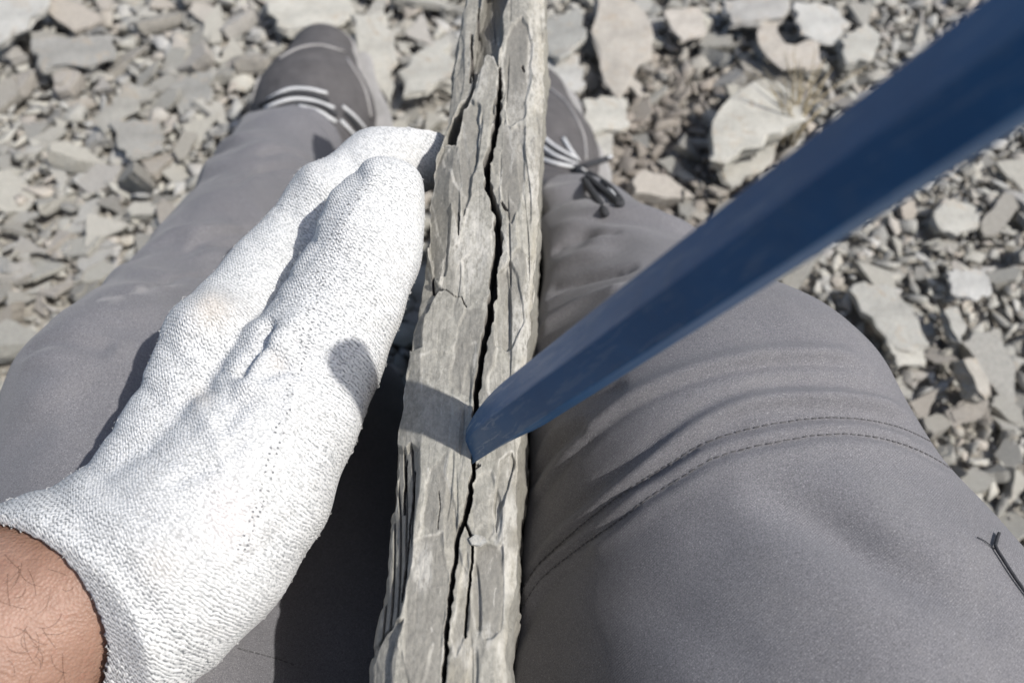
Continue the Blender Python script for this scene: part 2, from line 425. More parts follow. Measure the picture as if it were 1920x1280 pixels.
def seg_dist(px, py, poly, closed=False):
    d = np.full(px.shape, 1e9); n = len(poly)
    for i in range(n if closed else n - 1):
        ax_, ay = poly[i]; bx, by = poly[(i + 1) % n]; dx, dy = bx - ax_, by - ay
        t = np.clip(((px - ax_) * dx + (py - ay) * dy) / (dx * dx + dy * dy + 1e-9), 0, 1)
        d = np.minimum(d, np.hypot(px - ax_ - dx * t, py - ay - dy * t))
    return d
def inside_poly(px, py, poly):
    r = np.zeros(px.shape, bool); n = len(poly)
    for i in range(n):
        (x1, y1), (x2, y2) = poly[i], poly[(i + 1) % n]
        c = ((y1 > py) != (y2 > py)) & (px < (x2 - x1) * (py - y1) / (y2 - y1 + 1e-12) + x1); r ^= c
    return r
def sdf_poly(px, py, poly): return np.where(inside_poly(px, py, poly), -1, 1) * seg_dist(px, py, poly, True)
A5 = lambda L: [(680 + x / 2, y / 2) for x, y in L]
A6 = lambda L: [(640 + x / 2, 640 + y / 2) for x, y in L]
CRACK = [(938, 125), (934, 190), (931, 235), (923, 272), (915, 305), (911, 340), (924, 370), (933, 405), (934, 450), (931, 495), (926, 520), (923, 560), (916, 605), (908, 645), (900, 690), (894, 722), (892, 770), (890, 860), (886, 885), (881, 930), (874, 975), (858, 1000), (853, 1040), (850, 1085), (844, 1130), (836, 1190), (833, 1240), (831, 1300), (828, 1400)]
CRACK2 = [(874, 980), (880, 1000), (886, 1012), (884, 1060), (879, 1110), (874, 1150), (872, 1192)]

def build_slab():
    ny, nt_ = 1150, 200
    Y = np.linspace(Y_NEAR, Y_FAR, ny)[:, None]; T = np.linspace(0, 1, nt_)[None, :]
    rag = lambda s: fbm(Y * 120, s, 0, 3, 5) * .0007 + fbm(Y * 30, s, 3, 2, 9) * .0008
    xl = XL(Y[:, 0])[:, None] + rag(1.5); xr = XR(Y[:, 0])[:, None] + rag(7.5)
    X = xl + (xr - xl) * T; Yg = Y + 0 * T
    px, py, dep = project(X, Yg, np.full_like(X, Z0))
    jit = fbm(X * 200, Yg * 70, 0, 3, 21) * 3.5
    pxj, pyj = px + jit, py + fbm(X * 200, Yg * 90, 4, 3, 31) * 7
    H = np.zeros_like(X); facet = np.zeros_like(X); scuff = np.zeros_like(X); ochre = np.zeros_like(X)
    rim = np.zeros_like(X)
    def drop(poly, depth, soft=4, fc=0.0, tilt=None):
        nonlocal H, facet
        s = 1 - sstep(-soft, soft, sdf_poly(pxj, pyj, poly))
        dd = depth
        if tilt: (x0, y0), (gx, gy) = tilt; dd = depth + (px - x0) * gx + (py - y0) * gy
        H = H + s * dd; facet = np.maximum(facet, s * fc)
        sd_ = sdf_poly(pxj, pyj, poly); rim[:] = np.maximum(rim, np.exp(-((sd_ - 1.5) / 2.2) ** 2) * sstep(-.3, .4, fbm(X * 90, Yg * 60, depth * 900, 2, 17)))
    # hollow left behind by a flake (upper left), smooth and fresh
    drop(A5([(405, 300), (408, 230), (412, 110), (440, 30), (470, -80), (560, -80), (525, 60), (520, 130), (510, 250), (492, 214), (462, 212), (432, 285), (398, 362), (372, 425), (352, 522), (300, 524), (322, 440), (362, 372)]), .0040, 1.6, 1.0, ((938, 100), (-.00020, -.00004)))
    drop(A5([(330, -120), (470, -120), (440, 30), (412, 110), (408, 230), (405, 300), (362, 372), (322, 440), (280, 540), (240, 560)]), .0050, 3, .35)
    drop(A5([(378, 385), (405, 362), (440, 398), (436, 470), (428, 600), (400, 720), (372, 800), (362, 700), (360, 560)]), .0016, 2.0, .8, ((880, 250), (.00003, 0)))
    drop(A5([(258, 600), (300, 528), (358, 528), (362, 700), (362, 860), (330, 760), (322, 900), (300, 1030), (262, 1040), (240, 800)]), .0024, 2.5, .75, ((830, 380), (-.00003, 0)))
    drop(A5([(180, 960), (240, 900), (258, 1040), (290, 1060), (230, 1180), (220, 1300), (150, 1300)]), .0042, 3, .4)
    drop(A5([(508, 1015), (548, 972), (575, 1040), (605, 1130), (608, 1180), (560, 1290), (498, 1290)]), .0017, 2.5, .55)
    drop(A5([(532, 470), (606, 470), (604, 640), (585, 780), (560, 840), (524, 800), (515, 600)]), .0011, 3, .95)
    drop(A5([(540, 130), (600, 60), (632, 150), (625, 300), (608, 430), (545, 468), (530, 250)]), .0012, 3, .9)
    drop(A5([(480, 560), (512, 500), (520, 640), (508, 760), (470, 690), (462, 640)]), .0007, 2, .5)
    drop(A6([(300, 60), (500, 0), (480, 230), (300, 140)]), .0005, 5, .2)
    drop(A6([(500, 750), (600, 760), (612, 900), (600, 1080), (540, 1120), (500, 1080), (486, 900)]), .0010, 3, .85)
    drop(A6([(250, 760), (380, 720), (402, 900), (380, 1100), (370, 1330), (240, 1330), (236, 1050)]), .0008, 4, .7)
    drop(A6([(440, 900), (470, 780), (484, 900), (468, 1080), (430, 1180), (415, 1100)]), .0008, 3, .4)
    # chamfers on both long edges
    lline = [(880, -80), (872, 60), (862, 200), (842, 330), (836, 470), (818, 545), (800, 560), (788, 640), (788, 720), (790, 805), (786, 860), (785, 930), (765, 1050), (750, 1150), (735, 1300), (725, 1420)]
    lx = np.interp(py, [q[1] for q in lline], [q[0] for q in lline])
    H = H + np.clip(lx - px + jit * .6, 0, 200) * .00011
    rl = [(1000, -80), (985, 100), (985, 250), (983, 420), (980, 560), (970, 640), (960, 700), (950, 860), (945, 1000), (940, 1120), (925, 1290)]
    rx = np.interp(py, [q[1] for q in rl], [q[0] for q in rl])
    H = H + np.clip(px - rx + jit, 0, 200) * .00013
    scuff = np.maximum(scuff, sstep(0, 6, px - rx + jit) * .75 * sstep(-.5, .3, fbm(Yg * 60, X * 100, 2, 3, 77)))
    ochre = np.maximum(ochre, sstep(8, 22, px - rx + jit * 2) * .5)
    # dark layered strip on the lower left
    H6 = A6([(200, 370), (238, 400), (262, 372), (292, 398), (290, 520), (276, 640), (258, 830), (216, 1022), (150, 1100), (100, 1200), (118, 900), (190, 560)])
    s = 1 - sstep(-3, 3, sdf_poly(pxj, pyj, H6))
    leaf = np.abs(((px * .07 + fbm(X * 60, Yg * 25, 0, 2, 3) * .5) % 1.0) - .5)
    H = H + s * (.0026 + (785 - px) * .00006) + s * sstep(.28, .5, leaf) * .0028; facet = np.maximum(facet, s * .6)
    drop(A6([(230, 1035), (170, 1060), (110, 1130), (80, 1420), (178, 1420), (184, 1200)]), .0028, 3, .3)
    drop(A6([(598, 440), (640, 418), (652, 450), (622, 560), (600, 640), (585, 700), (572, 620)]), .0018, 2, .4)
    drop(A6([(500, 500), (560, 480), (590, 560), (575, 700), (545, 740), (490, 690), (480, 600)]), .0006, 3, .2)
    for c_, r_, a_ in (((880, 460), 40, .8), ((870, 500), 30, .6), ((975, 610), 30, .7), ((790, 1060), 26, .7), ((940, 1000), 20, .8), ((955, 960), 18, .6), ((865, 1085), 9, 1), ((870, 1215), 20, .6), ((915, 1190), 14, .7), ((950, 470), 18, .7), ((975, 230), 40, .4), ((895, 140), 26, .5)):
        scuff = np.maximum(scuff, a_ * (1 - sstep(.5, 1.1, np.hypot((px - c_[0] + jit * 3), (py - c_[1]) * .45) / r_)))
    ochre = np.maximum(ochre, .5 * (1 - sstep(.3, 1, np.abs(px - 858 + jit * 3) / 28)) * sstep(880, 1000, py))
    # bedding: thin layers that break off at different heights along the block
    lay = fbm(X * 420, Yg * 14, 1, 3, 41)
    st = np.floor((lay * .6 + fbm(X * 90, Yg * 30, 2, 3, 43) * .9) * 1.8) / 1.8
    H = H - st * .00016 * (1 - facet * .85) - fbm(X * 40, Yg * 16, 5, 2, 51) * .0008 - fbm(X * 400, Yg * 260, 0, 3, 61) * .00016
    rgp = np.random.RandomState(14); NS = 60
    sx = rgp.uniform(-.052, .022, NS); sy = rgp.uniform(Y_NEAR, Y_FAR, NS); off = rgp.uniform(-.0005, .0009, NS); gxx = rgp.uniform(-.13, .13, NS); gyy = rgp.uniform(-.02, .02, NS)
    wx = X + fbm(X * 160, Yg * 60, 3, 3, 101) * .0018; wy = Yg + fbm(X * 90, Yg * 50, 6, 3, 103) * .006
    bestd = np.full(X.shape, 1e9); hp = np.zeros_like(X); fv = np.zeros_like(X); rv = rgp.uniform(0, 1, NS) ** 1.6
    for q in range(NS):
        dd = ((wx - sx[q])) ** 2 + ((wy - sy[q]) * .30) ** 2; mm = dd < bestd
        bestd = np.where(mm, dd, bestd); hp = np.where(mm, off[q] + gxx[q] * (X - sx[q]) + gyy[q] * (Yg - sy[q]), hp); fv = np.where(mm, rv[q], fv)
    def blur(a_, ky, kx):
        for ax2, k_ in ((0, ky), (1, kx)):
            acc_ = 0
            for o_ in range(-k_, k_ + 1): acc_ = acc_ + np.roll(a_, o_, ax2)
            a_ = acc_ / (2 * k_ + 1)
        return a_
    hs = blur(hp, 3, 2); hp = hs * .75 + hp * .25
    edge = np.clip(np.abs(np.gradient(hs, axis=1)) / .00005 - .7, 0, 1); scuff = np.maximum(scuff, edge * .55 * sstep(-.2, .5, fbm(X * 120, Yg * 60, 2, 2, 113)))
    H = H + hp * (1 - facet * .8); facet = np.maximum(facet, fv * .75)
    # chips and thin splits
    for k in range(34):
        rg = np.random.RandomState(k + 5); yy = rg.uniform(Y_NEAR, Y_FAR); tt = rg.uniform(.05, .95); cx_ = np.interp(yy, Y[:, 0], (xl + (xr - xl) * tt)[:, 0])
        L_ = rg.uniform(.006, .03); W_ = rg.uniform(.0007, .0028); sk = rg.uniform(-.08, .08)
        e = np.hypot((X - cx_ - (Yg - yy) * sk) / W_, (Yg - yy) / L_) + jit * .03
        H = H + (1 - sstep(.7, 1.0, e)) * rg.uniform(.0003, .0011) * (1 + (X - cx_) / W_ * .6)
    hair = np.abs(fbm(X * 330 + Yg * 12, Yg * 9, 9, 2, 71)); hm = sstep(.1, .5, fbm(X * 60, Yg * 24, 3, 2, 73))
    H = H + (1 - sstep(.0, .04, hair)) * hm * .00015
    # wedge shaped right edge flakes
    crk = np.zeros_like(X)
    def crack(poly, w0, deep, wf=None, js=1.0):
        nonlocal H, crk
        d = seg_dist(px + fbm(Yg * 230, 0, 1, 3, 81) * js, py, poly)
        ww = w0 if wf is None else wf(py) * w0
        s = 1 - sstep(ww * .72, ww * 1.0, d); H = H + s * deep; crk = np.maximum(crk, 1 - sstep(ww * .8, ww * 1.15, d))
    crack(CRACK, 6.6, .020, lambda y: np.interp(y, [110, 180, 300, 560, 690, 740, 860, 880, 925, 960, 1010, 1100, 1190, 1400], [.25, .85, 1, 1.05, 1.05, .9, .6, .55, 1.0, .95, .75, .8, .7, .65]) * (1 + .28 * vn(py / 14.0, 0, 0, 7)), 2.2)
    crack(CRACK2, 2.6, .012)
    crack(A5([(285, 1078), (310, 1080), (340, 1105), (370, 1112), (390, 1150)]), .9, .002)
    crack(A5([(262, 1020), (262, 1075), (295, 1080)]), 2.5, .005)
    crack(A5([(362, 790), (360, 850), (358, 880)]), 1.2, .002)
    crack(A5([(522, 762), (532, 778), (542, 784)]), 3.0, .003)
    crack(A5([(600, 240), (606, 260)]), 2.2, .003)
    crack(A5([(408, 100), (408, 200), (402, 280)]), 2.4, .006)
    crack(A5([(435, 0), (430, 50)]), 2.2, .004)
    crack(A6([(365, 560), (372, 620), (362, 700)]), .8, .0012)
    crack(A6([(238, 420), (226, 560), (228, 620)]), 2.4, .006)
    crack(A6([(272, 470), (262, 600), (240, 800), (222, 960)]), 1.6, .004)
    crack(A6([(500, 462), (520, 466), (492, 484)]), 1.8, .006)
    # side walls: cleavage planes down to the ground
    ns = 70
    def wall(xe, sgn, he):
        q = (np.arange(1, ns + 1) / ns)[None, :]
        zt = (Z0 - he)[:, None]; zz = zt * (1 - q ** 1.35) + .004 * q
        wob = np.minimum(q * 18, 1)
        lay = np.floor(fbm(zz * 16, Y * 9, sgn, 3, 91) * 2.5) / 2.5 * .0022 + fbm(zz * 60, Y * 40, sgn, 3, 95) * .0012
        xx = xe[:, None] + sgn * (.001 + lay * 1.0) * wob
        return np.stack([xx, Y + 0 * zz, zz], 2)
    wl = wall(X[:, 0], -1, H[:, 0])[:, ::-1]; wr = wall(X[:, -1], 1, H[:, -1])
    top = np.stack([X, Yg, Z0 - H], 2)
    G = np.concatenate([wl, top, wr], 1); nc = G.shape[1]
    V = G.reshape(-1, 3)
    pad = lambda a, v=0.0: np.concatenate([np.full((ny, ns), v), a, np.full((ny, ns), v)], 1).ravel()
    i, j = np.meshgrid(np.arange(ny - 1), np.arange(nc - 1), indexing='ij')
    a = (i * nc + j).ravel(); f1 = np.stack([a, a + 1, a + nc + 1, a + nc], 1)
    i2 = np.arange(ny - 1) * nc; f2 = np.stack([i2 + nc - 1, i2, i2 + nc, i2 + 2 * nc - 1], 1)       # underside
    half = nc // 2; ends = []
    for b0 in (0, (ny - 1) * nc):
        q = np.arange(half - 1); e = np.stack([b0 + q, b0 + nc - 1 - q, b0 + nc - 2 - q, b0 + q + 1], 1)
        ends.append(e if b0 == 0 else e[:, ::-1])
    Fc = np.concatenate([f1, f2] + ends)
    V = V.copy()
    scuff = np.maximum(scuff, rim * .75)
    o = mesh_obj('slate_block', V, Fc, MAT_SLATE)
    me = o.data
    vcolor(me, 'facet', pad(np.clip(facet, 0, 1), .35)); vcolor(me, 'crack', pad(crk)); vcolor(me, 'scuff', pad(np.clip(scuff, 0, 1))); vcolor(me, 'ochre', pad(np.clip(ochre, 0, 1), .1))
    tag(o, 'upright grey slate block with a long crack, steadied by the gloved hand', 'slate block')
    return o
slab = build_slab()
m_ = MB()
q0 = PZ(896, 1014, Z0 + .0005)
fl = [(-.0032, .0006, 0), (-.001, .0022, .0006), (.0022, .0012, .0009), (.0034, -.0006, .0004), (.0008, -.002, .0002), (-.0022, -.0014, 0)]
m_.add(([q0 + Vector(v) for v in fl] + [q0 + Vector(v) * .9 + Vector((0, 0, .0009)) for v in fl], [(5, 4, 3, 2, 1, 0), (6, 7, 8, 9, 10, 11)] + [(i, (i + 1) % 6, 6 + (i + 1) % 6, 6 + i) for i in range(6)]))
tag(m_.build('slate_flake', MAT_STONE, None, False), 'tiny loose flake lying over the thin second crack of the slate block', 'stone flake')

# ------------------------------------------------------------------ the chisel
def build_chisel():
    T = PZ(894, 818, Z0) ; E = P(1800, 180, .122)
    d = (E - T).normalized(); L = .224
    e1 = Vector((0, 1, 0)); e1 = (e1 - d * e1.dot(d)).normalized()      # blade runs along the crack
    e2 = d.cross(e1).normalized()
    if e2.x < 0: e2 = -e2
    base = empty('chisel', T)
    R = .0097; n = 6; rot = math.radians(CH_ROT)
    mat = Matrix((d, e1, d.cross(e1))).transposed().to_4x4(); mat.translation = T
    base.matrix_world = mat
    def section(s):
        """hex bar drawn out to a flat edge; (b,c) = along the crack, across it"""
        k = min(1, max(0, s + .010) / .058)
        wide = .0103; thin = .0019 + (.0090 - .0019) * min(1, max(0, s + .010) / .058)
        hexp = [(R * math.cos(rot + i * math.pi / 3), R * math.sin(rot + i * math.pi / 3)) for i in range(6)]
        flat = []
        for (b, c) in hexp:
            an = math.atan2(c, b); cb, sb = math.cos(an), math.sin(an)
            q = 1 / max(abs(cb) / wide, abs(sb) / thin); flat.append((cb * q, sb * q))
        return [(f[0] * (1 - k) + h[0] * k, f[1] * (1 - k) + h[1] * k) for f, h in zip(flat, hexp)]
    ss = [-.012, -.008, -.004, 0, .003] + [.006 + i * .004 for i in range(20)] + [.09 + i * .012 for i in range(10)] + [L - .004, L]
    V, Fs = [], []
    sub = 5
    for q, s in enumerate(ss):
        sec = section(s); 
        if s > L - .002: sec = [(a * .86, b * .86) for a, b in sec]
        for i in range(6):                                 # rounded arrises
            (b0, c0), (b1, c1) = sec[i], sec[(i + 1) % 6]; (bm, cm) = sec[i - 1]
            for t in (-.05, -.014, 0.014, .05):
                if t < 0: b = b0 + (bm - b0) * -t; c = c0 + (cm - c0) * -t
                else: b = b0 + (b1 - b0) * t; c = c0 + (c1 - c0) * t
                cut = .990 if abs(t) < .03 else 1
                V.append((s, b * cut, c * cut))
    m = 24
    for q in range(len(ss) - 1):
        for i in range(m): Fs.append((q * m + i, q * m + (i + 1) % m, (q + 1) * m + (i + 1) % m, (q + 1) * m + i))
    Fs.append(tuple(range(m))[::-1]); Fs.append(tuple((len(ss) - 1) * m + i for i in range(m)))
    o = mesh_obj('bar', V, Fs, MAT_BLUE, base)
    vcolor(o.data, 'wear', np.array([float(np.clip(1 - v[0] / .05, 0, 1)) for v in V]))
    o.modifiers.new('normals', 'WEIGHTED_NORMAL').weight = 100
    # struck head: mushroomed bare steel
    hv, hf = [], []
    rings = [(L + .0, .0080), (L + .001, .0094), (L + .004, .0098), (L + .007, .0090), (L + .0085, .006)]
    for s, r in rings:
        for i in range(20):
            an = i * math.pi / 10; rr = r * (1 + .03 * math.sin(an * 3 + s * 400)); hv.append((s, rr * math.cos(an), rr * math.sin(an)))
    for q in range(4):
        for i in range(20): hf.append((q * 20 + i, q * 20 + (i + 1) % 20, (q + 1) * 20 + (i + 1) % 20, (q + 1) * 20 + i))
    hf.append(tuple(range(20))[::-1]); hf.append(tuple(80 + i for i in range(20)))
    mesh_obj('striking_head', hv, hf, plain('bare_steel', (.3, .29, .28), (.45, .44, .42), 90, .4), base)
    tag(base, 'blue painted hexagonal chisel driven into the crack of the slate block', 'chisel')
CH_ROT = -4
build_chisel()

# ------------------------------------------------------------------ the person
person_parts = []
K_R = P(1350, 850, .375); K_L = P(262, 770, .405)
A_R = P(1016, 380, .655); A_L = P(556, 270, .682)
HIP_R = Vector((.115, -.27, .20)); HIP_L = Vector((-.115, -.27, .20))
TH_R = P(1500, 1290, .338); TH_L = K_L.lerp(HIP_L, .5) + Vector((-.005, 0, .0))
def slab_push(X, Y, Z, D, gap=.0025, which=1):
    """keep cloth outside the block it presses against"""
    inb = (Y < Y_FAR + .004)
    if which > 0: lim = (XR(np.clip(Y, Y_NEAR, Y_FAR)) + gap) - X
    else: lim = X - (XL(np.clip(Y, Y_NEAR, Y_FAR)) - gap)
    lim = np.where(inb, lim, np.maximum(lim, 0) * 0 - 1)
    return lim
def trousers_sdf(X, Y, Z):
    b = lambda p, q, r, s, f=None: bone(X, Y, Z, p, q, r, s, f)
    r = b(HIP_R, TH_R, .112, .100); r = smin(r, b(TH_R, K_R, .100, .082), .02)
    SH = K_R.lerp(A_R, .45)
    r = smin(r, b(K_R, SH, .074, .060), .018); r = smin(r, b(SH, A_R, .060, .049), .02)
    r = smin(r, b(P(1070, 790, .46), (.07, -.2, .17), .060, .10), .04)
    cut = (X - A_R.x) * 0 + (Y - A_R.y) * .86 - (Z - A_R.z) * .5 + .078; r = np.maximum(r, cut)
    lim = slab_push(X, Y, Z, r); r = smax(r, lim + 0 * Z, .004)
    l = b(HIP_L, TH_L, .112, .090); l = smin(l, b(TH_L, K_L, .092, .056), .02)
    SL = K_L.lerp(A_L, .45)
    l = smin(l, b(K_L, SL, .053, .043), .022); l = smin(l, b(SL, A_L, .044, .046), .02)
    l = smin(l, b(P(600, 800, .50), (-.05, -.2, .15), .060, .10), .04)
    cut = (Y - A_L.y) * .88 - (Z - A_L.z) * .47 + .024; l = np.maximum(l, cut)
    lim = slab_push(X, Y, Z, l, .0025, -1); l = smax(l, lim + 0 * Z, .004)
    pel = b((-.09, -.29, .22), (.09, -.29, .22), .125, .125); pel = smin(pel, b((0, -.30, .24), (0, -.31, .36), .135, .145), .03)
    pel = np.maximum(pel, Z - .36)
    d = np.minimum(r, l); d = smin(d, pel, .03)
    d = np.maximum(d, .008 - Z)
    # large soft folds
    return d
V, Fc = nets(trousers_sdf, (-.36, -.46, -.01), (.32, .56, .42), .0034, 5)
V, Fc = subdivide(V, Fc); V = relax(V, Fc, 2, .5)
N = normals(V, Fc)
x, y, z = V.T
fold = fbm(x * 14 + y * 6, y * 15, z * 14, 3, 11) * np.where(x > 0, .0018, .0034)
# gathers behind the knees and along the shins
shin = sstep(.20, .30, y) 
fold += shin * .0030 * np.sin((y * .9 - z * .6 + x * .5) * 120 + fbm(x * 18, y * 18, z * 18, 2, 15) * 4) * sstep(-.2, .5, fbm(x * 12, y * 12, z * 12, 2, 19))
tree = bvh(V, Fc)
dust = np.zeros(len(V))
def crease(pxs, width, amp, vfade=None):
    """raise (amp>0) or sink a line pressed into the cloth"""
    global fold
    pts = onto(tree, pxs, 0, 8)
    if len(pts) < 2: return pts
    pa = np.array([tuple(p) for p in pts]); lo = pa.min(0) - width * 3.5; hi = pa.max(0) + width * 3.5
    idx = np.nonzero(((V > lo) & (V < hi)).all(1))[0]; best = np.full(len(idx), 1e9)
    Q = V[idx]; tt = np.zeros(len(idx))
    n = len(pa) - 1
    for k in range(n):
        a, b = pa[k], pa[k + 1]; ab = b - a
        if ab @ ab > .03 ** 2: continue
        t = np.clip(((Q - a) @ ab) / (ab @ ab + 1e-12), 0, 1); dd = np.linalg.norm(Q - a - t[:, None] * ab, axis=1)
        mm = dd < best; best[mm] = dd[mm]; tt[mm] = (k + t[mm]) / n
    fade = np.clip(np.minimum(tt, 1 - tt) * 8, 0, 1) if width < .0055 else np.sin(np.pi * tt) ** 1.5
    fold[idx] += amp * np.exp(-(best / width) ** 2) * fade
    return pts
B4 = lambda L: [(960 + a / 2, 640 + b / 2) for a, b in L]
l1 = B4([(30, 650), (100, 570), (250, 400), (400, 265), (600, 160), (800, 95), (1000, 65), (1200, 65), (1340, 95)])
crease([(a, b + 6) for a, b in l1], .0024, -.0030); crease([(a, b - 8) for a, b in l1], .0042, .0034)
l2 = B4([(20, 900), (150, 740), (300, 620), (450, 500), (700, 310), (900, 225), (1100, 203), (1300, 215), (1450, 250), (1560, 310)])
crease(l2, .0034, .0036); crease([(a, b + 22) for a, b in l2], .0032, -.0020); crease([(a + 4, b - 24) for a, b in l2], .004, -.0022)
s1 = B4([(20, 980), (80, 860), (150, 785), (300, 655), (450, 545), (620, 440), (700, 392), (800, 352), (900, 325), (1000, 305), (1150, 287), (1300, 290), (1430, 315), (1530, 355), (1620, 410), (1690, 480)])
s2 = B4([(20, 1060), (60, 960), (130, 870), (270, 760), (400, 670), (520, 580), (650, 500), (750, 440), (880, 400), (1000, 375), (1150, 350), (1280, 348), (1400, 365), (1520, 405), (1620, 460), (1700, 520)])
crease(s1, .0018, -.0018); crease(s2, .0018, -.0020); crease([((a[0] + b[0]) / 2, (a[1] + b[1]) / 2) for a, b in zip(s1, s2)], .0030, .0010)
crease([(a, b + 16) for a, b in s2], .0040, .0012)
crease(B4([(820, 540), (1000, 600), (1200, 700), (1400, 830), (1650, 970), (1900, 1130)]), .0090, -.0078)
crease(B4([(1000, 430), (1300, 560), (1600, 740), (1850, 930)]), .014, .002)
crease(B4([(700, 760), (1000, 850), (1300, 1010), (1600, 1230)]), .012, .0010)
crease(B4([(300, 900), (500, 980), (800, 1130), (1000, 1270)]), .010, -.0022)
for L_, w_, a_ in (
    ([(1000, 800), (1060, 750), (1180, 720)], .004, -.0022), ([(1000, 880), (1040, 810), (1120, 770)], .003, .0016),
    ([(985, 930), (1030, 850), (1110, 800)], .003, -.0018), ([(1000, 700), (1060, 650), (1130, 590)], .005, -.003),
    ([(1010, 620), (1090, 570), (1180, 540)], .005, .003), ([(960, 1180), (1010, 1080), (1100, 980), (1240, 900)], .004, .0018),
    ([(960, 1230), (1020, 1120), (1120, 1020)], .004, -.0018),
    ([(1010, 500), (1090, 480), (1180, 470)], .006, .0035), ([(1010, 540), (1100, 520), (1200, 500)], .005, -.003), ([(1020, 430), (1090, 420), (1160, 425)], .006, .003),
    ([(340, 455), (420, 432), (500, 428)], .0035, -.0028), ([(260, 560), (330, 520), (420, 500)], .0035, -.0022), ([(480, 300), (540, 290), (600, 310)], .0035, -.0022), ([(430, 350), (500, 320), (570, 322)], .003, -.0018), ([(1030, 470), (1090, 440), (1170, 440)], .003, -.0025), ([(1020, 560), (1090, 520), (1170, 505)], .003, -.0022), ([(300, 430), (400, 425), (500, 430)], .008, .003), ([(290, 470), (400, 450), (500, 450)], .006, -.0035),
    ([(420, 290), (500, 280), (580, 300)], .009, .0035), ([(400, 330), (480, 320), (560, 340)], .008, -.003),
    ([(200, 530), (290, 545), (380, 540)], .008, .0025), ([(150, 590), (230, 610), (320, 620)], .008, -.003), ([(40, 660), (110, 640), (220, 650)], .005, -.003), ([(30, 700), (80, 670), (150, 672)], .006, .003),
    ([(0, 780), (90, 740), (170, 730)], .01, .003), ([(0, 860), (60, 820), (120, 800)], .01, -.002)): crease(L_, w_, a_)
V = V + N * fold[:, None]
dl = onto(tree, [(165, 575), (230, 560), (300, 545), (320, 535)], 0)
for p in dl:
    dd = np.linalg.norm(V - np.array(tuple(p)), axis=1); dust = np.maximum(dust, .55 * np.exp(-(dd / .005) ** 2) * sstep(-.1, .6, fbm(x * 160, y * 160, z * 160, 3, 5)))
lim = slab_push(V[:, 0], V[:, 1], V[:, 2], 0, .0015)
mk = (V[:, 0] > XR(V[:, 1]) - .02) & (V[:, 1] < Y_FAR + .003) & (V[:, 1] > Y_NEAR) & (lim > 0); V[mk, 0] += lim[mk]

person = None
# bare body (one skin surface) under the clothes
SHL, SHR = Vector((-.185, -.33, .60)), Vector((.185, -.33, .60))
W_L = P(-4, 1200, .282); EL_L = Vector((-.335, -.135, .315)); EL_R = Vector((.36, -.36, .36)); W_R = Vector((.34, -.20, .17))
HB = P(235, 1085, .270)
def hand_chain(shrink=1.0, grow=0):
    """fingers and palm of the left hand: (points in picture x, y, distance, radius in px)"""
    f = []
    f.append([(60, 1190, .280, 165), (235, 1080, .285, 165), (335, 870, .300, 128), (412, 655, .322, 102), (515, 520, .356, 86), (618, 392, .376, 78), (712, 316, .390, 72), (815, 278, .402, 70)])      # index
    f.append([(240, 1080, .310, 150), (350, 900, .335, 118), (435, 700, .350, 96), (555, 545, .382, 68), (650, 440, .418, 60), (760, 350, .450, 52)])   # middle
    f.append([(250, 1090, .322, 130), (375, 940, .358, 105), (465, 760, .380, 88), (580, 620, .408, 62), (665, 520, .43, 54), (745, 440, .45, 46)])      # ring
    f.append([(260, 1100, .330, 120), (400, 980, .372, 95), (490, 840, .402, 72), (590, 720, .427, 50), (650, 640, .445, 44), (700, 570, .46, 38)])      # little
    f.append([(90, 1190, .278, 165), (250, 1130, .278, 185), (370, 1010, .286, 185), (455, 900, .296, 165), (530, 780, .306, 140), (590, 670, .316, 122), (650, 560, .324, 104), (692, 460, .330, 98), (726, 382, .334, 86)])   # thumb and its ball
    return f
def glove_sdf(X, Y, Z, shrink=1.0):
    D = None
    for ci, ch in enumerate(hand_chain()):
        c = None
        for a, b in zip(ch, ch[1:]):
            pa, pb = P(*a[:3]), P(*b[:3]); ra, rb = a[3] / F * a[2] * shrink, b[3] / F * b[2] * shrink
            q = bone(X, Y, Z, pa, pb, ra, rb)
            c = q if c is None else smin(c, q, .006)
        D = c if D is None else smin(D, c, .0016)
    return D
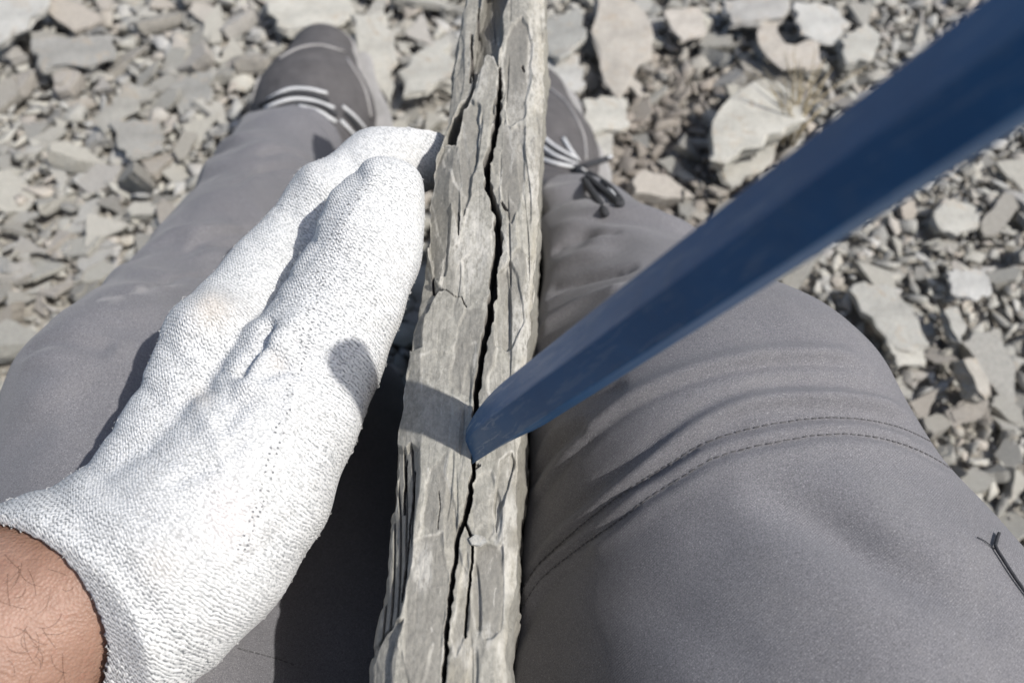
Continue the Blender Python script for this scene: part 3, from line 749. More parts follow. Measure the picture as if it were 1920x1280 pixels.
def body_sdf(X, Y, Z):
    b = lambda p, q, r, s, f=None: bone(X, Y, Z, p, q, r, s, f)
    d = b((0, -.31, .25), (0, -.36, .55), .115, .13, ((0, 1, 0), .78))
    d = smin(d, b((-.10, -.35, .58), (.10, -.35, .58), .075, .075), .05)
    d = smin(d, b((0, -.35, .60), (0, -.33, .72), .058, .055), .03)
    head = b((0, -.325, .82), (0, -.315, .78), .078, .066); head = smin(head, b((0, -.30, .80), (0, -.275, .745), .058, .034), .03)
    head = smin(head, b((0, -.240, .795), (0, -.226, .775), .010, .014), .012)        # nose
    head = smin(head, b((-.078, -.33, .79), (-.082, -.335, .775), .014, .010, ((1, 0, 0), .4)), .004)
    head = smin(head, b((.078, -.33, .79), (.082, -.335, .775), .014, .010, ((1, 0, 0), .4)), .004)
    head = smin(head, b((-.018, -.243, .752), (.018, -.243, .752), .0065, .0065), .006)
    d = smin(d, head, .02)
    for s_, e_, w_ in ((SHL, EL_L, W_L), (SHR, EL_R, W_R)):
        a = b(s_, e_, .052, .040); a = smin(a, b(e_, e_.lerp(w_, .35), .041, .043), .015); a = smin(a, b(e_.lerp(w_, .35), w_, +.043, .0400 if s_.x < 0 else .0335), .015); d = smin(d, a, .02)
    # right hand resting on the thigh side
    h0 = W_R; h1 = W_R + Vector((-.03, .075, -.06)); pal = b(h0, h1, .028, .036, ((1, 0, .3), .6)); 
    d = smin(d, pal, .012)
    for k in range(4):
        o_ = Vector((.0, .014 * (k - 1.5), .010 * (1.5 - k) * .5)); f0 = h1 + o_ * 1.2; f1 = f0 + Vector((-.012, .022, -.032)); f2 = f1 + Vector((-.018, .004, -.026))
        d = smin(d, b(f0, f1, .011, .010), .004); d = smin(d, b(f1, f2, .010, .0075), .003)
    d = smin(d, b(h0.lerp(h1, .3), h0 + Vector((-.045, .06, .0)), .013, .010), .008)
    # left wrist running into the glove, legs into the trousers
    d = smin(d, b(W_L, P(235, 1055, .290), .0402, .026), .01)
    for h_, t_, k_, a_ in ((HIP_R, TH_R, K_R, A_R), (HIP_L, TH_L, K_L, A_L)):
        d = smin(d, b(h_, t_, .09, .08), .03); d = smin(d, b(t_, k_, .07, .036), .02); d = smin(d, b(k_, a_, .036, .028), .02)
    return d
BV, BF = nets(body_sdf, (-.42, -.50, .03), (.42, .52, .92), .0062, 3)
BV, BF = subdivide(BV, BF); BV = relax(BV, BF, 2, .5)
body = mesh_obj('person', BV, BF, MAT_SKIN)
hand_mark = None
tag(body, 'seated person in grey trousers steadying the slate with a white gloved hand', 'person')
person = body
# trousers
tr = mesh_obj('trousers', V, Fc, MAT_FAB, person); vcolor(tr.data, 'dust', dust)
tree = bvh(V, Fc)
def stitches(pxs, step=.0031, ln=.0021, r=.00030):
    mb = MB(); pts = resample(onto(tree, pxs, .00015, 10), .0004)
    acc = 0; i = 0; seglen = .0004
    per = int(step / seglen); n = int(ln / seglen)
    k = 0
    while k + n < len(pts):
        seg = pts[k:k + n + 1:max(1, n // 3)]
        if (seg[-1] - seg[0]).length < ln * 2.2: mb.add(tube(seg, [r * .6] + [r] * (len(seg) - 2) + [r * .6], 6))
        k += per
    return mb
m1 = stitches(s1); m1.build('seam_stitching', MAT_THREAD, tr)
m2 = stitches(s2); m2.build('seam_stitching', MAT_THREAD, tr)
hl = stitches([(a, b - 30) for a, b in []] or [(445, 1215), (520, 1235), (560, 1250)]); hl.build('seam_stitching', MAT_THREAD, tr)
# frayed cord end on the outer thigh
cd = MB(); c1 = onto(tree, [(1868, 1003), (1864, 1015), (1862, 1028), (1875, 1050), (1893, 1078), (1912, 1105), (1935, 1135)], .0012)
if len(c1) > 3: cd.add(tube(c1, .00062, 8))
c2 = onto(tree, [(1830, 1008), (1845, 1016), (1862, 1030)], .0006)
if len(c2) > 3: cd.add(tube(c2, .0002, 6))
if cd.v: cd.build('pocket_cord', MAT_LACEK, tr)

# shirt, hair, eyes (behind the viewpoint)
def shirt_sdf(X, Y, Z):
    b = lambda p, q, r, s, f=None: bone(X, Y, Z, p, q, r, s, f)
    d = b((0, -.31, .30), (0, -.36, .55), .135, .145, ((0, 1, 0), .80)); d = smin(d, b((-.11, -.35, .585), (.11, -.35, .585), .086, .086), .04)
    d = np.maximum(d, -b((0, -.36, .55), (0, -.33, .80), .05, .075))
    for s_, e_ in ((SHL, EL_L), (SHR, EL_R)): 
        m = s_.lerp(e_, .75); a = b(s_, m, .066, .058); d = smin(d, a, .02)
    for s_, e_ in ((SHL, EL_L), (SHR, EL_R)):
        n = (e_ - s_).normalized(); m = s_.lerp(e_, .72); pl = (X - m.x) * n.x + (Y - m.y) * n.y + (Z - m.z) * n.z
        near = np.sqrt((X - m.x) ** 2 + (Y - m.y) ** 2 + (Z - m.z) ** 2) - .085
        d = np.maximum(d, np.minimum(pl, -near) * 1.0)
    d = d + .004 * np.sin((Z * 1.0 + X * .7) * 60) * .6
    return np.maximum(d, .27 - Z)
sv, sf = nets(shirt_sdf, (-.42, -.52, .24), (.42, -.1, .70), .007, 3); mesh_obj('shirt', sv, sf, MAT_SHIRT, person)
def hair_sdf(X, Y, Z):
    d = bone(X, Y, Z, (0, -.335, .828), (0, -.345, .79), .083, .076); d = np.maximum(d, -(bone(X, Y, Z, (0, -.25, .80), (0, -.24, .74), .072, .06)))
    return d + fbm(X * 90, Y * 90 + 0 * Z, Z * 30 + 0 * X + 0 * Y, 2, 3) * .002 if False else d
hv_, hf_ = nets(hair_sdf, (-.1, -.45, .70), (.1, -.22, .93), .004, 2); mesh_obj('hair', hv_, hf_, MAT_HAIR, person)
for sx in (-1, 1):
    c = Vector((.029 * sx, -.250, .800)); ev, ef = tube([c + Vector((0, -.012 + .024 * math.sin(t * math.pi / 2), 0)) * 1 for t in (-1, -.7, -.3, 0, .3, .7, 1)], [.001, .008, .0115, .012, .0115, .008, .001], 12)
    eye = mesh_obj('eye', ev, ef, plain('eye_white', (.6, .6, .6), (.7, .7, .7), 20, .3), person)
    iv, if_ = tube([c + Vector((0, .0112, -.001)), c + Vector((0, .0128, -.001))], [.0058, .0046], 14); mesh_obj('iris', iv, if_, MAT_HAIR, eye)

# glove
def glove_full(X, Y, Z):
    d = glove_sdf(X, Y, Z)
    # open cuff over the wrist
    ax_ = (P(330, 960, .290) - W_L).normalized(); c0 = P(88, 1135, .283)
    q1, q2 = P(-12, 985, .275), P(165, 1290, .275); rr = ray(85, 1130).normalized(); nn = (q2 - q1).normalized().cross(rr).normalized()
    if nn.dot(P(400, 800, .28) - q1) < 0: nn = -nn
    cm = P(26, 1170, .283); nn = (nn + rr * .45).normalized()
    pl = -((X - cm.x) * nn.x + (Y - cm.y) * nn.y + (Z - cm.z) * nn.z) + .0008 * np.sin((X + Y) * 2200)
    cuff = bone(X, Y, Z, W_L, P(250, 1055, .288), .0455, .0385)
    d = smin(d, cuff, .006)
    d = np.maximum(d, pl)
    d = np.maximum(d, -bone(X, Y, Z, W_L, P(170, 1100, .286), .0408, .0345))
    lim = slab_push(X, Y, Z, d, .0015, -1)
    d = smax(d, lim + 0 * Z, .004)
    return d
GV, GF = nets(glove_full, (-.23, -.03, .15), (-.02, .28, .42), .0015, 4)
GN = normals(GV, GF); gx, gy, gz = GV.T
gp, gq, gd = project(gx, gy, gz)
def gl(poly, wpx): return np.exp(-(seg_dist(gp, gq, poly) / wpx) ** 2)
facing = sstep(-.1, .3, -(GN @ np.array(tuple(fw))))
disp = np.zeros(len(GV))
disp -= gl([(505, 610), (485, 650), (450, 695)], 11) * .0036 * facing
disp += gl([(560, 600), (500, 660), (470, 720)], 22) * .0022 * facing
disp -= gl([(500, 650), (540, 690), (560, 700)], 10) * .0016 * facing
disp += gl([(530, 640), (560, 720), (540, 790)], 20) * .0014 * facing
disp += gl([(360, 600), (395, 575), (425, 590)], 34) * .0030 * facing        # knuckle
disp += gl([(590, 335), (612, 352)], 26) * .0040; disp -= gl([(655, 300), (672, 330)], 16) * .0016; disp -= gl([(545, 395), (575, 430)], 18) * .0016
disp -= gl([(470, 600), (520, 560)], 8) * .0010 * facing; disp += gl([(430, 650), (480, 610)], 12) * .0012 * facing; disp -= gl([(440, 700), (500, 705), (540, 690)], 9) * .0010 * facing; disp += gl([(480, 730), (530, 715)], 14) * .0008 * facing
disp -= gl([(560, 640), (600, 665)], 8) * .0009 * facing; disp -= gl([(600, 455), (570, 500)], 7) * .0006 * facing
disp += gl([(640, 440), (700, 330)], 20) * .0010 * facing
disp -= gl([(90, 905), (150, 990), (230, 1080), (300, 1180), (370, 1270)], 26) * .0016
disp -= gl([(240, 720), (330, 760), (400, 720)], 14) * .0009 * facing; disp -= gl([(360, 640), (420, 700), (440, 760)], 12) * .0010 * facing
disp -= gl([(420, 800), (470, 740), (500, 690)], 16) * .0012 * facing
for a_, w_, h_ in (([(250, 700), (300, 760), (360, 800)], 12, -.0010), ([(300, 640), (350, 700), (420, 745)], 11, -.0010), ([(200, 800), (280, 850), (370, 870)], 14, -.0009), ([(470, 450), (510, 480), (540, 520)], 9, -.0009), ([(520, 390), (560, 420), (585, 450)], 8, -.0009),
    ([(650, 560), (700, 575), (740, 570)], 10, -.0007), ([(640, 600), (690, 620), (725, 615)], 9, -.0006), ([(430, 1080), (500, 1030), (560, 960)], 16, -.0009), ([(150, 860), (210, 920), (280, 960)], 14, -.0010), ([(330, 900), (390, 880), (450, 830)], 13, -.0009), ([(360, 740), (400, 800), (420, 860)], 12, .0010)):
    disp += gl(a_, w_) * h_ * facing
disp += fbm(gx * 45, gy * 45, gz * 45, 3, 8) * .0006
GV = GV + GN * disp[:, None]
lm = slab_push(GV[:, 0], GV[:, 1], GV[:, 2], 0, .0010, -1); mk = lm > 0; GV[mk, 0] -= lm[mk]
glove = mesh_obj('glove', GV, GF, MAT_GLOVE, person)
# knitting direction: rows run round the hand, columns along it
hax = (P(790, 300, .36) - P(130, 1150, .266)).normalized(); hn = Vector(tuple(-v for v in fw)); hb = hn.cross(hax).normalized(); hn = hax.cross(hb)
c = np.array(tuple(P(400, 800, .31)))
rel = GV - c; ku = rel @ np.array(tuple(hax)); kb = rel @ np.array(tuple(hb)); kn = rel @ np.array(tuple(hn))
nb = GN @ np.array(tuple(hb)); nn = GN @ np.array(tuple(hn))
seam = [(700, 330), (640, 420), (600, 520), (572, 640), (545, 740), (520, 830), (490, 940), (455, 1030)]
rightof = sstep(-4, 4, gp - np.interp(gq, [q[1] for q in seam], [q[0] for q in seam]))
kv = kb * .85 - kn * .6
ku2 = ku - .10 * np.abs(kb)
vcolor(glove.data, 'ku', ku2); vcolor(glove.data, 'kv', kv)
cuffm = sstep(.0, 40, -((gp - 250) * .80 - (gq - 1000) * .60)); vcolor(glove.data, 'cuff', np.clip(cuffm * .8, 0, 1))
vcolor(glove.data, 'stain', .55 * np.exp(-(np.hypot(gp - 400, (gq - 585)) / 34) ** 2) + .35 * np.exp(-(np.hypot(gp - 378, (gq - 745)) / 20) ** 2) + .25 * np.exp(-(np.hypot(gp - 520, (gq - 680)) / 18) ** 2) + .2 * np.exp(-(np.hypot(gp - 300, (gq - 1060)) / 40) ** 2))
vcolor(glove.data, 'pink', .35 * np.exp(-(np.hypot(gp - 430, (gq - 970) * .8) / 45) ** 2))
vcolor(glove.data, 'holes', np.zeros(len(GV)))
gtree = bvh(GV, GF)
# open eyelets along the shaped seam of the thumb
hol = MB(); rg = random.Random(4)
for off in (-8, 5):
    line = onto(gtree, [(a + off, b) for a, b in seam], .0, 10); pts = resample(line, .0021)
    for p in pts:
        hit = gtree.find_nearest(p); nrm = hit[1]
        if nrm.dot(fw) > 0: nrm = -nrm
        if rg.random() < .3: continue
        a = nrm.cross(hax).normalized(); b_ = nrm.cross(a).normalized(); q = hit[0] + nrm * .00016 + a * rg.uniform(-.0004, .0004)
        r1, r2 = rg.uniform(.00030, .00060), rg.uniform(.00025, .00045)
        vv = [q + a * r1 * math.cos(t) + b_ * r2 * math.sin(t) for t in [k * math.pi / 4 for k in range(8)]] + [q - nrm * .0006]
        hol.add((vv, [(k, (k + 1) % 8, 8) for k in range(8)] + [tuple(range(8))]))
hol.build('knit_seam', plain('grey_yarn', (.15, .155, .16), (.24, .245, .25), 300, .9), glove)
# yarn fuzz standing off the knit so the outline is not clean
fz = MB(); rg = random.Random(9); sel = np.random.RandomState(3).choice(len(GV), 2600, replace=False)
for i in sel:
    p, n = Vector(GV[i]), Vector(GN[i]); t = n.orthogonal().normalized(); b_ = n.cross(t); an = rg.uniform(0, 6.28)
    dr = t * math.cos(an) + b_ * math.sin(an); L_ = rg.uniform(.0008, .0022)
    pts = [p - n * .0001, p + n * rg.uniform(.0003, .0007) + dr * L_ * .5, p + dr * L_ + n * rg.uniform(-.0001, .0004)]
    fz.add(tube(pts, .00009, 3))
fz.build('yarn_fuzz', plain('white_yarn', (.6, .6, .59), (.78, .78, .76), 300, .9), glove)
# forearm hair
btree = bvh(BV, BF); ah = MB(); rg = random.Random(12)
for k in range(36):
    px0, py0 = rg.uniform(-30, 130), rg.uniform(1010, 1270)
    a0 = rg.uniform(-1, 1) * 1.2 + math.radians(70); crv = rg.choice((-1, 1)) * rg.uniform(.02, .22); L_ = rg.uniform(25, 70); pts = []
    xx, yy = px0, py0
    for s in range(9): pts.append((xx, yy)); xx += math.cos(a0) * L_ / 8; yy += math.sin(a0) * L_ / 8; a0 += crv * 1.1
    t = onto(btree, pts, .0006, 2)
    if len(t) > 6 and all((p - q).length < .004 for p, q in zip(t, t[1:])): ah.add(tube(t, [.00005] * (len(t) - 3) + [.00004, .00004, .00003], 4))
ah.build('arm_hair', plain('brown_arm_hair', (.06, .03, .018), (.12, .06, .035), 200, .5), person)

# shoes
def build_shoe(ank, toe, knee, name='shoe'):
    col = ank.lerp(knee, .17)
    heel = Vector((ank.x, ank.y - .060, .045)); f = (toe - heel); f.z = 0; f.normalize(); rt = Vector((f.y, -f.x, 0))
    ball = heel + f * .150 + Vector((0, 0, .0)); ball.z = .045; tp = heel + f * .236; tp.z = .036
    root = None
    def up_sdf(X, Y, Z):
        d = bone(X, Y, Z, heel + Vector((0, 0, .01)), heel + f * .06 + Vector((0, 0, .02)), .042, .045)
        d = smin(d, bone(X, Y, Z, heel + f * .05 + Vector((0, 0, .030)), ball + Vector((0, 0, -.004)), .045, .052), .02)
        d = smin(d, bone(X, Y, Z, ball - rt * .004, tp - rt * .003, .0540, .033), .02)
        d = smin(d, bone(X, Y, Z, col, ank + Vector((0, 0, -.03)), .036, .043), .015)
        return np.maximum(d, .016 - Z)
    c = (heel + tp) / 2
    v, fc = nets(up_sdf, (c.x - .12, c.y - .19, 0), (c.x + .12, c.y + .19, .19), .003, 3)
    n = normals(v, fc); v = v + n * (fbm(v[:, 0] * 40, v[:, 1] * 40, v[:, 2] * 40, 3, 4) * .0012)[:, None]
    shoe = mesh_obj(name, v, fc, MAT_SUEDE, person); t = bvh(v, fc)
    def toe_sdf(X, Y, Z):
        d = up_sdf(X, Y, Z) - .0022
        k = (X - tp.x) * f.x + (Y - tp.y) * f.y
        band = np.maximum(Z - .046 - .0 * k, -.045 - (k) * 1.0)
        return np.maximum(d, np.maximum(band, -(up_sdf(X, Y, Z) + .004)))
    v2, f2 = nets(toe_sdf, (c.x - .12, c.y - .19, 0), (c.x + .12, c.y + .19, .16), .0028, 2); mesh_obj('toe_cap', v2, f2, MAT_TOE, shoe)
    def sole_sdf(X, Y, Z):
        d = bone(X, Y, Z * 0 + .02, Vector((heel.x, heel.y, .02)), Vector(((heel + f * .08).x, (heel + f * .08).y, .02)), .047, .046)
        d = smin(d, bone(X, Y, Z * 0 + .02, Vector(((heel + f * .08).x, (heel + f * .08).y, .02)), Vector((ball.x, ball.y, .02)), .047, .066), .02)
        d = smin(d, bone(X, Y, Z * 0 + .02, Vector((ball.x, ball.y, .02)), Vector((tp.x, tp.y, .02)), .066, .046), .02)
        return np.maximum(d, np.maximum(Z - .024, .002 - Z))
    v3, f3 = nets(sole_sdf, (c.x - .12, c.y - .21, -.004), (c.x + .12, c.y + .21, .04), .003, 2); mesh_obj('sole', v3, f3, MAT_SOLE, shoe)
    return shoe, t
toeL = P(600, 75, .79); toeR = P(1008, 150, .78)
shoeL, tL = build_shoe(A_L, toeL, K_L); shoeR, tR = build_shoe(A_R, toeR, K_R)
shoeL['label'] = 'left shoe with striped laces'; shoeR['label'] = 'right shoe with its lace bow showing beside the slate'
def lace(tree_, pts, mat, parent, r=.0024, off=.0018, free=None):
    q = onto(tree_, pts, off, 5)
    if free: q = q + [Vector(p) for p in crom([q[-1]] + free, 5)]
    if len(q) < 3: return
    v, f = tube(q, r, 8, None, .8); mesh_obj('lace', v, f, mat, parent)
for L_ in ([(505, 190), (540, 172), (575, 170), (612, 178)], [(500, 205), (545, 190), (585, 192), (625, 206)], [(560, 203), (595, 212), (628, 232)], [(640, 202), (662, 220), (682, 242)], [(636, 228), (655, 248), (672, 268)]): lace(tL, L_, MAT_LACEW, shoeL, .0019)
for L_ in ([(522, 112), (560, 92), (600, 86), (645, 98)], [(650, 110), (682, 165), (696, 225)], [(500, 120), (482, 160), (470, 205)]):
    q = onto(tL, L_, .0006, 6)
    if len(q) > 3: v, f = tube(q, .0013, 6); mesh_obj('edge_piping', v, f, MAT_TOE, shoeL)
for L_ in ([(1022, 160), (1062, 195), (1092, 250), (1098, 300)],):
    q = onto(tR, L_, .0006, 6)
    if len(q) > 3: v, f = tube(q, .0013, 6); mesh_obj('edge_piping', v, f, MAT_TOE, shoeR)
for L_ in ([(490, 200), (530, 182), (575, 180), (615, 192)], [(520, 210), (560, 198), (600, 202), (630, 220)], [(644, 214), (662, 234), (676, 256)]): lace(tL, L_, MAT_LACEK, shoeL, .0022)
for L_ in ([(1010, 250), (1035, 275), (1075, 300)], [(1012, 275), (1040, 295), (1080, 312)], [(1012, 300), (1040, 310), (1078, 318)], [(1055, 262), (1068, 285), (1082, 305)]): lace(tR, L_, MAT_LACEW, shoeR, .0019)
for L_ in ([(1008, 262), (1040, 285), (1080, 306)], [(1012, 290), (1045, 303), (1082, 316)]): lace(tR, L_, MAT_LACEK, shoeR, .0019)
bw = MB(); kn = P(1084, 318, .655)
hk = tR.ray_cast(C0, ray(1076, 318).normalized()); KD = ((hk[0] - C0).dot(fw) if hk[0] is not None else .62) - .010; kn = P(1084, 318, KD)
bow = [[(1084, 318, KD), (1100, 310, KD - .005), (1125, 302, KD), (1144, 296, KD + .01)], [(1084, 318, KD), (1105, 326, KD - .005), (1135, 345, KD + .005), (1160, 372, KD + .02), (1162, 382, KD + .025), (1140, 365, KD + .02), (1105, 335, KD + .005), (1086, 320, KD)], [(1084, 320, KD), (1100, 345, KD + .005), (1118, 372, KD + .017), (1135, 400, KD + .035)]]
def clear_of_cloth(p):
    hit = tree.ray_cast(C0, ray(p[0], p[1]).normalized()); dd = p[2]
    if hit[0] is not None: dd = min(dd, (hit[0] - C0).dot(fw) - .004)
    return P(p[0], p[1], dd)
for k, b_ in enumerate(bow):
    q = crom([clear_of_cloth(p) for p in b_], 6); v, f = tube(q, .0025, 8); mesh_obj('lace', v, f, MAT_LACEK, shoeR)
for b_ in ([(1090, 316, KD - .004), (1112, 329, KD - .003), (1138, 351, KD + .005), (1157, 373, KD + .019)], [(1140, 296, KD + .005), (1147, 293, KD + .007)]):
    q = crom([clear_of_cloth((p[0], p[1], p[2] - .002)) for p in b_], 6); v, f = tube(q, .0014, 6); mesh_obj('lace', v, f, MAT_LACEW, shoeR)
v, f = tube([kn + Vector((-.004, 0, 0)), kn + Vector((-.002, 0, .001)), kn + Vector((.002, 0, .001)), kn + Vector((.004, 0, 0))], [.001, .0035, .0035, .001], 8); mesh_obj('lace', v, f, MAT_LACEK, shoeR)
for a_, k_ in ((A_L, K_L), (A_R, K_R)):
    v, f = tube([a_.lerp(k_, .20), a_.lerp(k_, .1), a_, a_ + Vector((0, 0, -.03))], .031, 16); mesh_obj('sock', v, f, MAT_SOCK, person)

# ------------------------------------------------------------------ ground
gs = 140
gxs = np.concatenate([-np.geomspace(120, 1.6, 30), np.linspace(-1.5, 1.5, gs), np.geomspace(1.6, 120, 30)])
gys = np.concatenate([-np.geomspace(120, 1.1, 30), np.linspace(-1.0, 2.0, gs), np.geomspace(2.1, 120, 30)])
GX, GY = np.meshgrid(gxs, gys, indexing='ij')
def gh(X, Y): 
    near = np.exp(-((X / .6) ** 2 + ((Y - .3) / .6) ** 2))
    return (fbm(X * 3, Y * 3, 0, 3, 2) * .018) * (1 - near * .8) - .012 + fbm(X * 25, Y * 25, 0, 2, 6) * .003
GZ = gh(GX, GY); nx_, ny_ = GX.shape
i, j = np.meshgrid(np.arange(nx_ - 1), np.arange(ny_ - 1), indexing='ij'); a = (i * ny_ + j).ravel()
gr = mesh_obj('ground', np.stack([GX, GY, GZ], 2).reshape(-1, 3), np.stack([a, a + ny_, a + ny_ + 1, a + 1], 1), MAT_GROUND); tag(gr, kind='structure')

# ------------------------------------------------------------------ loose shale
def plate(seed, outline=None, thick=.22, lod=2, rough=1.0, leaf=.15):
    """angular shale fragment of unit size: split faces, broken edges"""
    rg = np.random.RandomState(seed)
    if outline is None:
        n = rg.randint(3, 7); an = np.sort(rg.uniform(0, 2 * math.pi, n)); an = np.linspace(0, 2 * math.pi, n, endpoint=False) + rg.uniform(-.42, .42, n) * (5 / n)
        asp = rg.uniform(.36, .85); rr = rg.uniform(.34, .60, n)
        outline = [(r * math.cos(t), r * math.sin(t) * asp) for r, t in zip(rr, an)]
    o = np.array(outline, dtype=float)
    if lod >= 1:                                        # break the straight edges
        q = []
        for k in range(len(o)):
            p0, p1 = o[k], o[(k + 1) % len(o)]; L_ = np.linalg.norm(p1 - p0); m = 2 if lod == 1 else max(2, int(L_ / .11))
            nr = np.array([p1[1] - p0[1], p0[0] - p1[0]]) / (L_ + 1e-9)
            for s in range(m):
                j_ = 0 if s == 0 else rg.uniform(-.5, .5) * .045 * rough
                q.append(p0 + (p1 - p0) * (s + (rg.uniform(-.2, .2) if s else 0)) / m + nr * j_)
        o = np.array(q)
    n = len(o); c = o.mean(0)
    tz = thick * rg.uniform(.8, 1.2); tilt = rg.uniform(-.14, .14, 2)
    def zt(p): return tz / 2 + (p - c) @ tilt
    rings = []
    if lod == 0: prof = [(-.5, .80), (.5, .88)]
    elif lod == 1: prof = [(-.5, .78), (.15, 1.0), (.5, .88)]
    else: prof = [(-.5, .80), (-.2, .96), (.1, 1.0), (.42, .99), (.5, .965)]
    V_ = []
    for (h_, s_) in prof:
        for p in o:
            jj = rg.uniform(-.010, .010, 3) * (lod > 0) * rough * (h_ < .45)
            pp = c + (p - c) * (s_ + jj[0] * 2); V_.append((pp[0] + jj[1], pp[1] + jj[2], h_ * tz + (zt(pp) - tz / 2) * (h_ + .5)))
    Fs = []
    for r in range(len(prof) - 1):
        for k in range(n): Fs.append((r * n + k, r * n + (k + 1) % n, (r + 1) * n + (k + 1) % n, (r + 1) * n + k))
    Fs.append(tuple(range(n))[::-1]); top = (len(prof) - 1) * n
    if lod < 2: Fs.append(tuple(top + k for k in range(n)))
    else:
        Fs.append(tuple(top + k for k in range(n)))
        if rg.rand() < leaf:                             # a thinner leaf of the same stone left on part of the top
            dv = rg.uniform(-.16, .16, 2); s2 = rg.uniform(.45, .72); ht = rg.uniform(.02, .05); b0 = len(V_)
            for (hh, sc_) in ((-.01, 1.02), (ht * .7, 1.0), (ht, .95)):
                for p in o:
                    pp = c + dv * (1 - s2) + (p - c) * s2 * sc_; V_.append((pp[0], pp[1], zt(pp) + hh))
            for r in range(2):
                for k in range(n): Fs.append((b0 + r * n + k, b0 + r * n + (k + 1) % n, b0 + (r + 1) * n + (k + 1) % n, b0 + (r + 1) * n + k))
            Fs.append(tuple(b0 + 2 * n + k for k in range(n)))
    return V_, Fs
def smooth_stone(o):
    o.data.polygons.foreach_set('use_smooth', [False] * len(o.data.polygons))
PROTO = []
for k in range(16):
    v, f = plate(100 + k, thick=[.10, .15, .21, .32][k % 4]); me_o = (v, f); 
    me = bpy.data.meshes.new('shale_piece'); me.from_pydata(v, [], f); me.materials.append(MAT_STONE); PROTO.append(me)
occ = []                                                # (x, y, r) already taken by big named stones
NAMED = [
 ([(1118, 20), (1150, -25), (1205, 10), (1222, 92), (1162, 175), (1132, 110)], .030, 'long pointed pale shale plate lying right of the slate top', .018, (0, 4)),
 ([(1338, 215), (1372, 168), (1440, 128), (1505, 160), (1512, 215), (1470, 238), (1385, 280), (1340, 285)], .052, 'largest thick shale slab, flat topped, beside the dark hollow', .034, (4, -3)),
 ([(1345, 290), (1400, 270), (1468, 240), (1440, 300), (1375, 338)], .022, 'wedge of shale under the largest slab', .016, (8, 0)),
 ([(1418, 28), (1455, 22), (1475, 75), (1535, 68), (1545, 118), (1470, 128), (1440, 100)], .030, 'stepped pale shale piece above the largest slab', .016, (-4, 5)),
 ([(1572, 70), (1625, 28), (1660, 50), (1640, 100), (1590, 118)], .030, 'rounded whitish shale lump near the chisel edge', .026, (5, 8)),
 ([(1485, 10), (1560, 5), (1600, 30), (1565, 75), (1500, 62)], .024, 'wide flat grey piece at the top right of the scree', .014, (0, 5)),
 ([(1360, -20), (1480, -25), (1475, 30), (1375, 38)], .030, 'dark grey blocky stone at the upper picture edge', .026, (-5, 0)),
 ([(1092, 180), (1165, 168), (1178, 235), (1100, 250)], .026, 'square flat shale piece just right of the right shoe', .016, (0, 3)),
 ([(1100, 250), (1150, 245), (1148, 290), (1110, 300)], .018, 'small square shale piece below the square flat one', .012, (3, 0)),
 ([(1752, 395), (1790, 365), (1840, 378), (1842, 415), (1800, 435), (1760, 425)], .022, 'oval pale stone with a ridge, below the chisel', .020, (8, 4)),
 ([(1598, 535), (1625, 518), (1685, 530), (1715, 575), (1742, 640), (1690, 655), (1650, 610)], .026, 'long pale slab with a hooked rim right of the knee', .022, (-8, 6)),
 ([(1775, 505), (1850, 498), (1868, 540), (1830, 552), (1790, 545)], .022, 'flat chip with a white spot, right of the hooked slab', .016, (5, 0)),
 ([(1805, 665), (1850, 650), (1872, 700), (1850, 742), (1828, 735)], .036, 'steep edged grey block leaning near the knee', .032, (0, 22)),
 ([(1660, 640), (1740, 635), (1745, 670), (1690, 682)], .024, 'flat layered chip beside the right knee', .018, (6, 2)),
 ([(1770, 575), (1810, 560), (1822, 600), (1800, 640), (1782, 620)], .026, 'light upright sliver between the scree chips', .020, (0, 15)),
 ([(-30, -25), (95, -30), (70, 10), (0, 62), (-40, 75)], .040, 'smooth grey slab cut by the upper left corner', .026, (6, 0)),
 ([(745, 125), (835, 52), (852, 140), (800, 165), (758, 172)], .034, 'pinkish leaning plate between the left shoe and slate', .022, (-6, -8)),
 ([(655, 30), (720, 25), (735, 80), (725, 160), (680, 130)], .030, 'tall pale shale plate behind the left toe', .020, (5, 6)),
 ([(500, -10), (650, -20), (655, 20), (600, 55), (520, 50)], .030, 'broad pale plate above the left toe', .016, (4, 0)),
 ([(1022, 20), (1085, 5), (1100, 70), (1050, 110), (1025, 90)], .024, 'pale plate touching the far right side of the slate', .016, (0, -4)),
 ([(1010, 110), (1080, 95), (1100, 150), (1060, 175)], .016, 'low chip in front of the right toe', .014, (0, 4)),
 ([(1245, 20), (1310, 10), (1328, 50), (1280, 70)], .020, 'tan angular chip above the dark hollow', .016, (5, 5)),
 ([(60, 80), (200, 60), (210, 95), (80, 130)], .022, 'long beige plate below the corner slab', .014, (3, 3)),
 ([(170, 215), (245, 150), (290, 165), (240, 205), (190, 240)], .026, 'narrow white plate slanting across the left scree', .018, (6, -5)),
 ([(200, 230), (290, 215), (300, 265), (230, 290)], .024, 'blocky cream stone left of the trouser leg', .020, (-3, 6)),
 ([(310, 150), (400, 130), (390, 185), (330, 200)], .024, 'broad cream plate left of the shoe', .018, (4, -4)),
 ([(1240, 420), (1262, 405), (1282, 440), (1262, 465)], .018, 'small tan stone by the right trouser leg', .016, (0, 10)),
]
